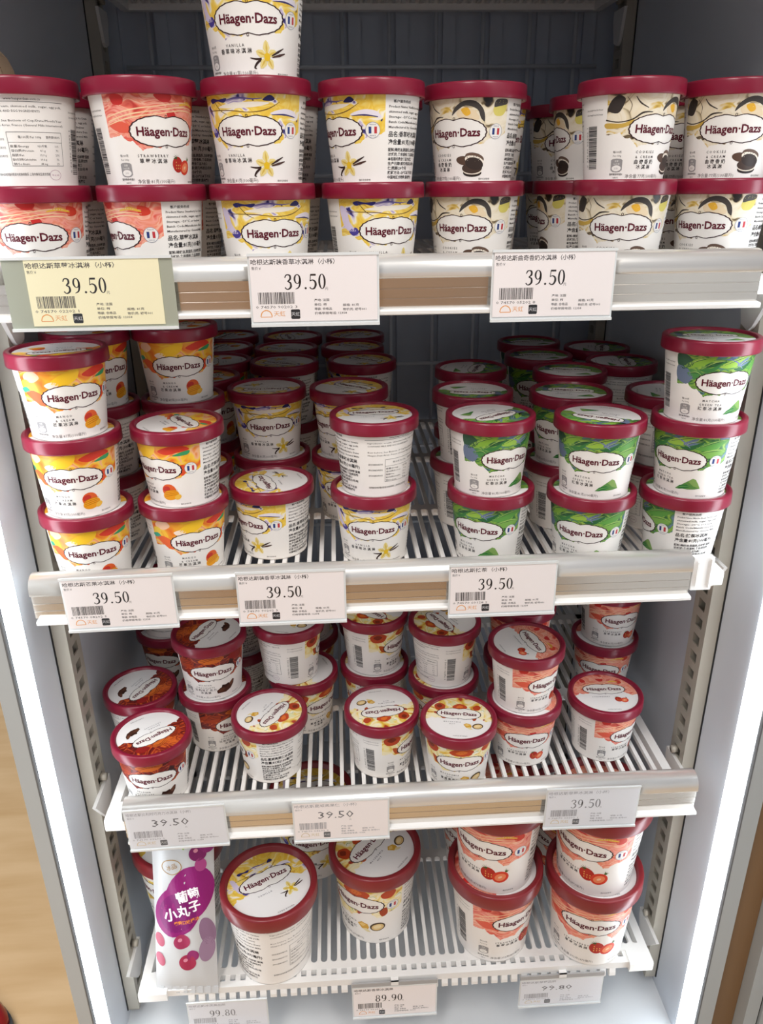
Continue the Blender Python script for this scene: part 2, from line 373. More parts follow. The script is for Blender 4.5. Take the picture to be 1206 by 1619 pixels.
def food(P, fl, x, y, k=1.0):
    E = lambda dx, dy, a, b, c, l, r=0: P.ell(x+dx*k, y+dy*k, a*k, b*k, c, l, r)
    S = lambda pts, c, l: P.shape([(x+p*k, y+q*k) for p, q in pts], c, l)
    if fl == 'strawberry':
        E(-3.2, .8, 3.9, 4.4, '#B62A22', .1, 20); E(3, -.8, 4.4, 3.9, '#D9412B', .13, 35); E(3, -.9, 3.1, 2.4, '#F08A5E', .16, 35); E(2.9, -.9, 1.2, .7, '#F6C7A0', .19, 35)
        for i in range(6):
            t = R(50+28*i); S([(-3.6, 4.6), (-3.6+3.2*math.cos(t), 4.6+2.6*math.sin(t)), (-3+1.4*math.cos(t+.5), 4.4+1.2*math.sin(t+.5))], '#3E5A2A', .17)
        for i in range(3): S([(5, 3), (5.6+i*.9, 5.4-i*.6), (6, 2.6)], '#4C6A30', .17)
        for i in range(7): E(-4.5+(i % 3)*1.5, -1.2+(i//3)*1.6, .28, .4, '#F2C46A', .18)
    elif fl == 'vanilla':
        for t, L in ((95, 7), (160, 6.2), (25, 5.6), (235, 6.6), (300, 6.4)):
            c, s = math.cos(R(t)), math.sin(R(t))
            S([(0, 0), (c*L*.5-s*1.9, s*L*.5+c*1.9), (c*L*.85-s*1.1, s*L*.85+c*1.1), (c*L, s*L), (c*L*.85+s*1.0, s*L*.85-c*1.0), (c*L*.5+s*1.7, s*L*.5-c*1.7)], '#EBD88E', .12+.002*t/30)
            S([(0, 0), (c*L*.5-s*.5, s*L*.5+c*.5), (c*L*.9, s*L*.9), (c*L*.5+s*.5, s*L*.5-c*.5)], '#D9B84E', .17)
        E(0, -.3, 1.6, 1.8, '#E8BE22', .2)
        P.curve([(x+2.5*k, y+.2*k), (x+6*k, y+2*k), (x+9.5*k, y+3.8*k)], [.5*k, 1.1*k, .3*k], '#3A2420', .18)
        P.curve([(x+2.8*k, y-.4*k), (x+7*k, y+.6*k), (x+10.5*k, y+1.6*k)], [.5*k, 1.2*k, .4*k], '#4A2E26', .19)
        P.curve([(x-3*k, y-1.2*k), (x-6*k, y-1.3*k), (x-9*k, y-.8*k)], [1*k, .8*k, .3*k], '#3A2420', .18)
        P.curve([(x-3.5*k, y-1.6*k), (x-5.6*k, y-3.2*k), (x-6.8*k, y-5*k), (x-5.8*k, y-5.4*k)], [1*k, 1.1*k, .8*k, .3*k], '#33201C', .19)
    elif fl == 'cookies':
        E(-2.5, 1.6, 4.8, 2.2, '#5A4337', .1, -8); E(1.8, -4.2, 5.2, 1.9, '#2E2522', .1); E(1.8, -3.2, 5.2, 1.8, '#EFE4D2', .12); E(1.6, -1.9, 5.6, 2.6, '#4A3A33', .14)
        E(2.8, 3, 5.2, 2.3, '#6A5448', .15, -12); E(2.7, 1.7, 5.2, 2.2, '#F3EADB', .16, -12); E(2.7, .2, 5.0, 2.9, '#3B302C', .18, -12)
    elif fl == 'mango':
        E(-.6, 1.6, 4.4, 4.2, '#E2622E', .1, 10); E(-2.2, 2.6, 2.4, 1.8, '#C9362C', .12, 20); E(.2, -1.2, 5.2, 3.2, '#F0A31E', .14, 14)
        for i in range(4): P.curve([(x-4*k, y+(-2.4+i*1.1)*k), (x+0*k, y+(-1.4+i*1.1)*k), (x+4.6*k, y+(-.6+i*.9)*k)], [.2*k, .45*k, .2*k], '#C87A10', .18)
        E(4.4, -2.4, 2.2, 1.5, '#F2BE4A', .16, 30)
    elif fl == 'matcha':
        S([(-7.5, -3.6), (-4, -.6), (0, 2.4), (3, 4.6), (5, 3.8), (7, .6), (8.6, -2.6), (5, -3.4), (0, -3.9)], '#5E9148', .1)
        S([(0, 2), (3, 4.5), (5, 3.7), (7, .6), (8.4, -2.4), (4, -1.2)], '#86A95C', .13)
        S([(-8.5, -4.2), (-5.6, -1.4), (-1, -.2), (2, -1.6), (-1.8, -3.4), (-5.4, -4.2)], '#2F7A3C', .16)
        P.curve([(x-8*k, y-4*k), (x-4*k, y-2.2*k), (x+1.4*k, y-1.4*k)], [.2*k, .35*k, .15*k], '#8CC26C', .19)
    elif fl == 'chocolate':
        S([(-7, -4), (-7.4, -1.4), (-4, 1), (-.6, .6), (2.6, 2.2), (6.4, 5.2), (7.6, 4.4), (7, 1), (4.4, -2.4), (0, -4.4)], '#4A2A1E', .1)
        S([(-3.6, .8), (-2.8, 3.2), (-.4, 2.6), (2.6, 3.4), (3.2, 1.4), (0, .2)], '#33190F', .13)
        S([(2.8, 1.6), (6.2, 4.8), (7, 3.6), (5, .2)], '#6E4330', .15); E(-3.6, -1.4, 2.6, 1.5, '#5E3827', .14, 15)
    elif fl == 'macadamia':
        S([(-7.5, 1.4), (-5, 3.4), (-1.4, 2), (-.6, -.6), (-1.6, -3), (-5, -2.4)], '#D9A63A', .1); S([(-6.6, 1), (-4.6, 2.6), (-2.4, 1.4), (-4.4, -.6)], '#EBC878', .13)
        S([(-5, -2.4), (-2, -1.6), (.4, -4.6), (-2, -4.4)], '#E8D9A8', .13)
        E(4.4, .2, 4.6, 3.5, '#4E3A24', .12, 18); E(4.5, -.1, 3.7, 2.6, '#E3C283', .15, 18); E(4.3, .2, 2.4, 1.5, '#EFD9A8', .17, 18)
def flag(P, x, y, r):
    P.ell(x, y, r, r, MATS['paper_white'], .14, n=28); P.ring(x, y, r, r, r*.05, '#8A8FA8', .2)
    w, h = r*.36, r*.42
    P.rect(x-1.55*w, y-h, x-.55*w, y+h, '#2C3F7E', .2); P.rect(x+.55*w, y-h, x+1.55*w, y+h, '#C23A42', .2)
    P.text('MADE IN', x, y+r*.68, r*.16, '#6A6F90', lift=.2); P.text('FRANCE', x, y-r*.68, r*.16, '#6A6F90', lift=.2)
def barcode(P, x, y0, y1, wd, rot=True, seed=1, col='#2A2728'):
    """stacked bars; rot: bars run across, stacked upward"""
    rr = random.Random(seed); t = 0; n = y1-y0
    while t < n:
        b = rr.choice((.25, .25, .5, .75))*n/26; 
        if t+b > n: break
        if rot: P.rect(x-wd/2, y0+t, x+wd/2, y0+t+b, col, .1)
        else: P.rect(y0+t, x-wd/2, y0+t+b, x+wd/2, col, .1)
        t += b+rr.choice((.25, .25, .5))*n/26
def art_shapes(P, fl, k, X, Y, lid=False):
    """the drawn pieces floating in the band of artwork; X, Y map design millimetres"""
    def B(pts, col, l=.05):
        n = len(pts); o = []
        for i in range(n):          # closed smooth outline
            a, b, c, d = [np.array(pts[(i+j) % n], float) for j in (-1, 0, 1, 2)]
            for t in (0, .25, .5, .75): o.append(.5*((2*b)+(c-a)*t+(2*a-5*b+4*c-d)*t*t+(3*b-a-3*c+d)*t**3))
        P.shape([(X(u), Y(v)) for u, v in o], col, l)
    def LN(pts, w, col, l=.07): P.curve([(X(u), Y(v)) for u, v in pts], [q*k for q in w], col, l)
    if fl == 'strawberry':
        for p, c in (([(-30, 55), (-25, 55.5), (-22.5, 53), (-24, 49.5), (-29, 50)], '#D2332F'), ([(-6, 55.5), (4, 55.7), (3, 52), (-2, 51.4)], '#CE2F2E'), ([(1, 45), (5, 46.5), (7, 43), (3, 41)], '#CC3030'),
                     ([(22, 53), (28, 52), (29, 48), (23, 47)], '#D5402F'), ([(-34, 38), (-27, 40), (-20, 37), (-17, 31), (-21, 33), (-28, 33.5)], '#E4604A')): B(p, c)
        for y0 in (43, 45, 47.5): LN([(-34, y0-5), (-20, y0-1), (-4, y0+1.5), (12, y0+4), (24, y0+3)], [.4, .9, .5, .8, .2], '#F9D3A8')
        LN([(10, 50), (17, 51.5), (24, 49.5)], [.5, 2.2, .6], '#F3C03F')
    elif fl == 'vanilla':
        B([(-25, 53), (-23, 51), (-18, 52), (-13, 51), (-11, 53.5), (-17, 53), (-22, 54)], '#2F2B78'); LN([(-11, 52.5), (-4, 53.4), (4, 52.6), (10, 53)], [.3, 1.1, .8, .3], '#6E62A8'); B([(10, 52), (14, 55), (17, 53), (15, 51.5)], '#26235F')
        B([(-18, 48.5), (-8, 47.5), (6, 48), (14, 50.5), (4, 51), (-8, 50.5)], '#F3EBDD'); B([(14, 44), (22, 47), (30, 46), (33, 42), (26, 43)], '#E9E2EC'); LN([(15, 43.5), (23, 43.7), (31, 42.5)], [.3, 1, .5], '#3A356F')
        LN([(-30, 47), (-12, 46.5), (2, 45), (12, 46.5), (20, 51)], [.3, .6, .4, .7, .2], '#7A5A2A'); B([(-35, 50), (-30, 49), (-28, 40), (-24, 34), (-32, 36)], '#D9CDE6'); B([(-29, 34), (-24, 36.5), (-22, 33), (-26, 30.8)], '#4B3F94')
        LN([(-22, 53.5), (-17, 47), (-12, 44)], [.3, .5, .2], '#5C4620')
    elif fl == 'cookies':
        B([(-1, 45), (1, 50), (7, 54), (14, 53.5), (19, 48), (20, 41), (17.5, 43), (15, 48.5), (8, 51), (2.5, 48)], '#47423F'); B([(2, 46), (5, 49.5), (11, 49.3), (15, 46), (16, 42), (6, 42)], '#EAD6B4', .06); B([(5, 48.5), (9, 49.8), (11, 46), (8, 44.5)], '#E8B23A', .08)
        B([(-35, 46), (-29, 44), (-26, 48), (-25, 53), (-29, 55), (-33, 52)], '#3A322E'); LN([(-36, 40), (-28, 38.5), (-20, 40), (-14, 44), (-8, 44.5)], [.9, .6, .8, 1.2, .4], '#3E352D')
        B([(-36, 38), (-26, 37.5), (-19, 40), (-22, 36), (-30, 34.5), (-36, 35)], '#CDA94E'); LN([(-24, 54), (-21, 49), (-22, 44)], [.3, .5, .3], '#6B5A46'); LN([(-19, 54), (-16, 50), (-11, 47)], [.4, 1, .5], '#4A423C')
        B([(25, 48), (27, 53), (32, 54.5), (34.5, 50), (32, 45), (27, 44.5)], '#D9CC6A'); B([(25.5, 50), (27, 54.6), (34, 55), (34.4, 52), (29, 50.5)], '#4A4440', .07)
    elif fl == 'mango':
        B([(-14, 46), (-6, 52), (4, 54), (2, 47), (-6, 43)], '#FBC92F'); B([(-30, 53), (-24, 55), (-20, 50), (-26, 46), (-32, 49)], '#F9C9A6'); B([(6, 50), (14, 54), (22, 55), (28, 51), (20, 49), (12, 47)], '#DE3F2C')
        B([(16, 46), (22, 49), (28, 50), (26, 46.5)], '#3E9E66'); B([(-36, 41), (-31, 42.5), (-29, 39.5), (-34, 38)], '#3FA98C'); B([(-18, 44), (-13, 46.5), (-9, 44), (-14, 41)], '#FBE4D2'); B([(-33, 38), (-26, 40), (-19, 35), (-20, 28), (-26, 31)], '#EE6A3A'); B([(18, 36), (23, 38), (25, 33), (21, 28.5)], '#E4532F')
        B([(-34, 47), (-29, 48), (-28, 44), (-33, 43)], '#F6D24A')
    elif fl == 'matcha':
        B([(-35.5, 45), (-29, 44), (-24, 38), (-28, 31.5), (-35.5, 35)], '#6C7A94'); B([(-35.5, 55), (-28, 54), (-24, 48), (-30, 43), (-35.5, 46)], '#33583F')
        for p, c in (([(-31, 45), (-23, 51), (-10, 55), (-14, 50), (-22, 45.5)], '#86B441'), ([(-20, 44), (-12, 46), (-4, 52), (-8, 46), (-14, 42)], '#3F7F43'), ([(-8, 47), (2, 53), (16, 55), (10, 49.5), (0, 46)], '#9CC54C'), ([(2, 45), (10, 47), (18, 52), (14, 46), (8, 43)], '#2F6A3E'),
                     ([(12, 45), (21, 51), (34, 53), (28, 46.5), (19, 43.5)], '#5F9E46'), ([(15, 41), (24, 45), (34, 43.5), (28, 38.5), (20, 37)], '#7DAE50'), ([(-28, 40), (-22, 43), (-17, 40), (-22, 36)], '#4C8A48')):
            B(p, c); a = np.array(p[0]); b = np.array(p[2]); LN([a, (a+b)/2+(0, 1), b], [.2, .5, .1], '#2A5A33')
            LN([a+(1, .4), (a+b)/2+(.8, 2), b-(1, .6)], [.1, .35, .1], '#C5DC82', .08)
        B([(4, 48), (10, 52.5), (14, 53.5), (9, 47)], '#6E7FA2', .06); LN([(-2, 53), (4, 50), (9, 45)], [.3, 1.1, .4], '#7B86AE')
    elif fl == 'chocolate':
        for p, c in (([(-34, 46), (-24, 50), (-16, 47), (-20, 40), (-30, 40)], '#A53A1A'), ([(-12, 50), (-2, 54), (10, 52), (6, 47), (-6, 46)], '#CF6A28'), ([(14, 50), (24, 53), (32, 48), (26, 43), (18, 45)], '#8E1F1C')): B(p, c)
        for d in (0, 2.2, 4.4): LN([(-32+d, 42+d), (-22, 45+d), (-14, 44+d*.7)], [.3, .7, .2], '#4A0F10'); LN([(-10, 47.5+d), (0, 51+d*.7), (10, 49+d*.5)], [.3, .7, .2], '#6E1A14')
    elif fl == 'macadamia':
        for p, c in (([(-34, 50), (-27, 54), (-19, 50), (-22, 43), (-31, 43)], '#B8431F'), ([(-9, 49), (0, 54), (11, 50), (8, 44.5), (-5, 45)], '#C44A22'), ([(19, 49), (25, 53), (30, 50), (27, 45), (21, 45)], '#BF4A26'), ([(-26, 38), (-20, 36), (-17, 30), (-23, 30)], '#B9511F'), ([(18, 33), (23, 36), (24, 30), (20, 27.5)], '#A8421C')): B(p, c)
        B([(-31, 49), (-27, 52), (-23, 49), (-27, 46)], '#7E2A14', .07); B([(-4, 48), (1, 51.5), (6, 49), (1, 46.5)], '#E0762F', .07)
        for x, y in ((-14, 52), (13, 47), (-16, 42), (32, 44)): B([(x-3, y-1), (x, y+2), (x+3, y), (x+1, y-2)], '#FBF6E4', .06); LN([(x-2, y), (x+1, y+1), (x+3, y-1)], [.3, .6, .2], '#9DB552', .09)
def cup_print(P, fl, k, H, pint):
    """k scales shapes, H maps design heights (0..56) to millimetres"""
    y = lambda v: v*H
    art_shapes(P, fl, k, lambda u: u*1.1*k, lambda v: v*H)
    emblem(P, 0, y(34 if not pint else 38), 24*k, 9.7*k)
    flag(P, 30.6*k, y(34.5 if not pint else 37), 5*k)
    en, cn = EN[fl], CN[fl]; v = y(19.5); g = '#4A4444'
    for s in en: P.text(s, -10*k, v, 1.75*k, g, spread=1, bold=.01); v -= 3.2*k
    for s in cn: P.text(s, -10*k, v, 2.3*k, '#3A3434', spread=1, bold=.015); v -= 3.3*k
    food(P, fl, 11.8*k, y(13.3 if not pint else 17), FOODK[fl]*k*(1.35 if pint and fl == 'strawberry' else 1))
    # nutrition badge
    P.text('每100克', -30*k, y(19.6), 1.3*k, g); P.text('Per 100g', -30*k, y(17.2), 1.2*k, g)
    bx, by = -30*k, y(11)
    pts = [(bx-4.2*k, by+3.4*k), (bx-3*k, by+4.2*k), (bx, by+4.5*k), (bx+3*k, by+4.2*k), (bx+4.2*k, by+3.4*k), (bx+4.2*k, by-3*k), (bx+2.6*k, by-4.2*k), (bx, by-4.5*k), (bx-2.6*k, by-4.2*k), (bx-4.2*k, by-3*k)]
    P.shape(pts, '#9A9797', .08); P.ell(bx, by-1.9*k, 3.4*k, 2*k, MATS['paper_white'], .12)
    P.text('能量', bx, by+2.8*k, 1*k, '#F4F1EC', lift=.14); P.text('900千焦', bx, by+.9*k, 1*k, '#F4F1EC', lift=.14); P.text('11%', bx, by-1.9*k, 1.1*k, '#6A6767', lift=.16)
    P.text('营养素参考值%', bx, y(5.2), 1.1*k, g, bold=.01); P.text('NRV%', bx, y(3), 1.1*k, g)
    P.text('净含量:%d克(100毫升)' % GR[fl] if not pint else '净含量:392克(473毫升)', -9*k, y(3.8), 2.2*k, '#77706E', bold=-.004)
    P.text('图片仅供参考', 24*k, y(3.4), 1.1*k, g)
    # text panel to the right of the artwork
    e = EN[fl]; nm = ' '.join(e).title(); c = ''.join(CN[fl]); X = 41.5*k; W = 33*k
    for i, s in enumerate(['客户服务热线', 'Product Name: %s Ice Cream' % nm, 'skimmed milk, sugar, egg yolk', 'Storage: -20°C or below', 'Batch Code/Manufacture Date', 'Manufactured by: General Mills']):
        P.text(s, X+(3*k if i == 0 else 0), y(52-3.1*i), 1.5*k, '#3B3638', width=min(W, len(s)*(2.4 if i == 0 else 1.28)*k), align='l', bold=.012)
    P.text('品名:'+c, X, y(32), 2.7*k, '#2C282A', align='l', bold=.02, width=min(W, (len(c)+2.6)*3.6*k)); P.text('净含量:%s' % ('81克(100毫升)' if not pint else '392克(473毫升)'), X, y(27.2), 2.7*k, '#2C282A', align='l', bold=.02, width=W)
    for i, s in enumerate(['配料:稀奶油,脱脂乳,白砂糖,蛋黄', '浓缩奶,食用香料,食品添加剂', '本包装内所含食品为进口', '生产日期:请见杯底日/月/年', '保质期:24个月', '贮藏方法:-20℃以下冷冻', '中国地区分销商:通用磨坊']):
        P.text(s, X, y(22.4-2.9*i), 1.75*k, '#3B3638', align='l', bold=.02, width=min(W, len(s)*2.2*k))
    # nutrition table on the back
    B = 82*k; g2 = '#4C4748'
    P.text('www.haagendazs.com.cn', B+27*k, y(53.3), 1.5*k, g2)
    P.rect(B-2*k, y(51.5), B+52*k, y(51.5)+.25*k, g2)
    for i, s in enumerate(['Ingredients: cream, skimmed milk, sugar, egg yolk,', 'CONTAINS MILK AND EGG INGREDIENTS', '', 'Best before: See Bottom of Cup/Date/Month/Year', 'Haagen-Dazs Arras, France (General Mills International)']):
        if s: P.text(s, B, y(49-2.7*i), 1.35*k, g2, align='l', width=min(51*k, len(s)*1.1*k))
    tx0, tx1, ty0, ty1 = B+14*k, B+49*k, y(14), y(34)
    for (a0, b0, a1, b1) in ((tx0, ty0, tx1, ty0+.25*k), (tx0, ty1, tx1, ty1+.25*k), (tx0, ty0, tx0+.25*k, ty1), (tx1, ty0, tx1+.25*k, ty1), (tx0, ty1-6*k, tx1, ty1-5.8*k)): P.rect(a0, b0, a1, b1, g2)
    P.text('每100克 Per 100g', tx0+14*k, ty1-2.8*k, 1.4*k, g2); P.text('营养素NRV%', tx1-6*k, ty1-2.8*k, 1.3*k, g2)
    for i, (a, b_, c_) in enumerate((('能量/Energy', '953千焦', '11%'), ('蛋白质/Protein', '4.1 g', '7%'), ('脂肪/Fat', '15.0 g', '25%'), ('碳水化合物/Carbohydrate', '19.6 g', '7%'), ('钠/Sodium', '48 mg', '2%'))):
        v = ty1-8.2*k-(ty1-ty0-9*k)/4.2*i
        P.text(a, tx0+1*k, v, 1.3*k, g2, align='l', width=min(15*k, len(a)*1.3*k)); P.text(b_, tx0+21*k, v, 1.3*k, g2); P.text(c_, tx1-4*k, v, 1.3*k, g2)
    for i in range(3): P.text('请勿反复解冻再冷冻', B, y(30-5*i), 1.2*k, g2, align='l', width=12*k)
    P.text('保质期内如有质量问题请与经销商联系 上海市静安区南京西路', B, y(9), 1.4*k, g2, align='l', width=38*k)
    P.ring(B+42*k, y(8.5), 4.2*k, 3.2*k, .2*k, '#A46C90', .1); P.text('FR 62.041', B+42*k, y(8.5), 1*k, '#A46C90')
    barcode(P, -51*k, y(9), y(37), 8.6*k, True, 5); P.text('0 74570 02202 1', -57.2*k, y(23), 1.6*k, g2, rot=90, width=26*k*(H/k if pint else 1))
    for i in range(2): P.text('Serve straight from the freezer', -57*k, y(47-3*i), 1.2*k, g2, align='l', width=15*k)
def make_body(fl, pint):
    if not pint: rb, rt, hb, rr = .0283, .0341, .0562, .0313
    else: rb, rt, hb, rr = .0387, .0466, .0925, .0427
    k = rr/.0313; H = hb*1000/56
    mb = MB(); rad = lambda z: rb+(rt-rb)*min(1, z/hb)
    prof = [(rb-.0012, .0006), (rb-.0003, 0), (rb+.0005, .0006), (rb+.0004, .0018)]+[(rad(hb*t), hb*t) for t in (.05, .2, .4, .6, .8, 1.0)]+[(rt+.0002, hb+.004)]
    mb.lathe(prof, 96, paper[fl], True, uvf=lambda a, r, z: (a*rr*100/k, z*100/(hb/.056)))
    n = 48; mb.add([((rb-.0012)*math.sin(2*math.pi*i/n), -(rb-.0012)*math.cos(2*math.pi*i/n), .0012) for i in range(n)], [tuple(range(n))], MATS['paper_white'])
    def S(u, v, lift):
        a = u/1000/rr; z = v/1000; r = rad(z)+lift/1000; return (r*math.sin(a), -r*math.cos(a), z)
    cup_print(Print(mb, S, 2.6*k), fl, k, H, pint)
    return mb.mesh('body')
def make_lid(pint):
    k = 1 if not pint else 1.366; mb = MB(); b, t = (.0557, .0665) if not pint else (.0918, .1084)
    Ro = .038*k; d = .0023 if not pint else .0074; q = .0008*k
    prof = [(Ro-.0028*k, b+.001), (Ro-.0016*k, b), (Ro-.0004*k, b), (Ro-.0001*k, b+q), (Ro-.0002*k, b+(t-b)*.5), (Ro-.0003*k, t-.0018*k), (Ro-.0006*k, t-.0007*k), (Ro-.0014*k, t-.0001*k), (Ro-.0022*k, t),
            (Ro-.0042*k, t-.0001*k), (Ro-.0049*k, t-.0006*k), (Ro-.0053*k, t-d), (Ro-.0056*k, t-d-.0002), (0, t-d-.0002)]
    mb.lathe(prof, 72, M_LID if not pint else M_PLID, True)
    return mb.mesh('lid')
def make_label(fl, pint):
    k = 1 if not pint else 1.366; t = .0665 if not pint else .1084; d = .0023 if not pint else .0074
    z = t-d; r = .0322*k; mb = MB(); n = 64
    K = 6; V = [(0, 0, z)]; UV = [(0, 0)]
    for j in range(1, K+1):
        for i in range(n):
            a = 2*math.pi*i/n; x, y = r*j/K*math.cos(a), r*j/K*math.sin(a); V.append((x, y, z)); UV.append((x*100/k, y*100/k))
    F = [(0, 1+i, 1+(i+1) % n) for i in range(n)]+[(1+j*n+i, 1+(j+1)*n+i, 1+(j+1)*n+(i+1) % n, 1+j*n+(i+1) % n) for j in range(K-1) for i in range(n)]
    mb.add(V, F, lidp[fl], UV)
    P = Print(mb, lambda u, v, l: (u/1000, v/1000, z+l/1000))
    art_shapes(P, fl, k, lambda u: u*k*.72, lambda v: (v-31)*k*.98)
    emblem(P, 0, 6.5*k, 22*k, 8.8*k)
    v = -6.4*k
    for s in EN[fl]: P.text(s, -6*k, v, 1.5*k, '#55505A', spread=1, bold=.008); v -= 3.1*k
    food(P, fl, 13.5*k, -11.5*k, .8*FOODK[fl]*k)
    P.text('冷冻饮品 请冷冻保存', 2*k, -27*k, 1.1*k, '#6A666A')
    return mb.mesh('lid_label')

paper = {f: body_paper(f) for f in FLAV}; lidp = {f: lid_paper(f) for f in FLAV}
MESH = {}
def meshes(fl, pint):
    if (fl, pint) not in MESH:
        MESH[(fl, pint)] = (make_body(fl, pint), make_label(fl, pint))
    if ('lid', pint) not in MESH: MESH[('lid', pint)] = make_lid(pint)
    return (*MESH[(fl, pint)][:1], MESH[('lid', pint)], MESH[(fl, pint)][1])
FLOORS = {1: EYE-.0644, 2: EYE-.3072, 3: EYE-.5466, 4: EYE-.786}
def cup(shelf, fl, x, y, lev, phi, psi, label):
    pint = shelf == 4
    z = FLOORS[shelf]+.0003+(lev-1)*(.0645 if not pint else .1012)
    me = meshes(fl, pint); nm = {'cookies': 'cookie', 'chocolate': 'chocolate'}.get(fl, fl)
    word = {1: 'top', 2: 'second', 3: 'third', 4: 'bottom'}[shelf]
    t = thing('ice_cream_tub' if pint else 'ice_cream_cup', label, 'ice cream', (x, y, z), '%s %s on the %s shelf' % (nm, 'tubs' if pint else 'cups', word))
    face = math.atan2(-x, y+SETBACK)
    b = obj('body', me[0], t); b.rotation_euler.z = face+R(phi)
    l = obj('lid', me[1], t); l.rotation_euler.z = face+R(psi)
    p = obj('lid_label', me[2], l)
    return t

# ------------------------------------------------------------------ the shop around
def wood_floor():
    m = bpy.data.materials.new('wood_floor'); m.use_nodes = True; nt = m.node_tree; b = nt.nodes['Principled BSDF']
    tc = nt.nodes.new('ShaderNodeTexCoord'); mp = nt.nodes.new('ShaderNodeMapping'); mp.inputs['Scale'].default_value = (1, 6, 1)
    n = nt.nodes.new('ShaderNodeTexNoise'); n.inputs['Scale'].default_value = 3; n.inputs['Detail'].default_value = 6
    rp = nt.nodes.new('ShaderNodeValToRGB'); e = rp.color_ramp.elements; e[0].position = .3; e[0].color = lin('#BE9C6E'); e[1].position = .7; e[1].color = lin('#D2B48A')
    nt.links.new(tc.outputs['Object'], mp.inputs[0]); nt.links.new(mp.outputs[0], n.inputs['Vector']); nt.links.new(n.outputs['Fac'], rp.inputs[0]); nt.links.new(rp.outputs[0], b.inputs['Base Color'])
    b.inputs['Roughness'].default_value = .4
    return m
mb = MB(); mb.box(-4, -4, -.05, 4, 3, 0, wood_floor()); o = mb.build('floor'); o['kind'] = 'structure'
for x0, x1, z1, m in ((-.58, .60, 1.32, vary(mat('far_wood', '#B98F62', .6), 2, .1, (6, 6, .5))), (-3, -.58, 1.32, mat('far_white', '#DCE4EC', .5)), (.60, 3, 1.32, mat('far_white', '#DCE4EC', .5))):
    mb = MB(); mb.box(x0, -1.80, 0, x1, -1.72, z1, m); o = mb.build('unseen_reflected_island'); o['kind'] = 'structure'  # low unseen island, wood between white ends, added for the rails to reflect

# ------------------------------------------------------------------ the freezer
XL, XR, YB = -.268, .357, .565
ZB = EYE-.8905; ZT = EYE+.31
fz = thing('display_freezer', 'tall white display freezer standing open, its shelves filled with ice cream', 'freezer', (0, 0, 0))
mb = MB(); mb.box(XL-.0145, YB, ZB-.3, XR+.0165, YB+.04, ZT, M_BACK)
for i in range(11): mb.box(-.262+.0575*i, YB-.006, ZB, -.247+.0575*i, YB, ZT, M_BACK)
mb.build('back_panel', fz)
mb = MB(); mb.box(XL-.0145, .014, ZB-.3, XL, YB, ZT, M_LINER); mb.build('side_panel', fz)
mb = MB(); mb.box(XR, .006, ZB-.3, XR+.0165, YB, ZT, M_LINER); mb.build('side_panel', fz)
mb = MB(); mb.box(XL, .002, ZB-.03, XR, YB, ZB, M_BASE); mb.build('base_pan', fz)
mb = MB(); mb.box(XL, .0, ZT-.04, XR, YB, ZT, M_LINER); mb.box(XL-.0145, -.05, ZT-.04, XR+.0165, .0, ZT+.25, M_FRAME); mb.build('shading_top_panel', fz)  # unseen header and lowered top, shaped to block the lamps from the back
mb = MB(); mb.box(XL-.0145, .03, 0, XR+.0165, YB+.04, ZB-.3, M_FRAME); mb.build('plinth', fz)
mb = MB(); mb.box(XL-.0145, .002, ZB-.34, XR+.0165, .012, ZB-.03, M_FRAME); mb.build('kick_panel', fz)
for sx in (-1, 1):
    xw = XL if sx < 0 else XR; y0, wd = ((.010, .0145) if sx < 0 else (.0, .0165))
    a, b = sorted((xw, xw+sx*wd)); mb = MB(); mb.box(a, y0, ZB-.1, b, y0+.006, ZT, M_FRAME)
    mb.build('front_frame', fz)
    mb = MB(); a, b = sorted((xw-sx*.0004, xw+sx*.0008)); mb.box(a, y0-.0005, ZB-.1, b, y0+.003, ZT, M_FGASK); mb.build('gasket', fz)
    ya, yb = (.0155, .0430) if sx < 0 else (.0045, .0345)
    mb = MB(); mb.prism([(xw, ya), (xw-sx*.002, ya+.002), (xw-sx*.002, yb-.002), (xw, yb)], 'z', ZB+.002, LED_TOP, M_LED); mb.build('light_strip', fz)
def upright(x, sx, y0, name='upright'):
    """slotted post on the wall; sx points into the freezer; the slots are real openings"""
    mb = MB(); z0, z1 = ZB+.012, ZT-.06; dx = .0135; xi = x+sx*dx; wy = .030
    a, b = sorted((x, xi)); mb.box(a, y0, z0, b, y0+.0085, z1, M_STEEL); mb.box(a, y0+.0215, z0, b, y0+wy, z1, M_STEEL)
    a2, b2 = sorted((xi-sx*.0012, xi)); z = z0
    while z < z1-.02:
        mb.box(a2, y0+.0085, z, b2, y0+.0215, z+.009, M_STEEL); z += .0195
    a, b = sorted((x, x+sx*.002)); mb.box(a, y0+.0085, z0, b, y0+.0215, z1, M_SLOT_SHADE)  # near-black backing paints in the shade inside the slots
    a, b = sorted((x, x+sx*.0012)); mb.box(a, y0-.0012, z0, b, y0, z1, M_GASK)
    mb.build(name, fz)
for y0 in (.094, .498):
    upright(XL, 1, y0); upright(XR, -1, y0)
# the glass door, swung wide open past the right edge of the picture
mb = MB(); mb.box(.444, -.640, ZB-.25, .470, -.030, ZT+.1, mat('door_frost', '#DDE7EE', .35)); dr = mb.build('door', fz)
mb = MB(); mb.tube([(.440, -.60, EYE-.5), (.425, -.60, EYE-.47), (.425, -.60, EYE-.13), (.440, -.60, EYE-.10)], .006, M_STEEL); mb.build('handle', dr)
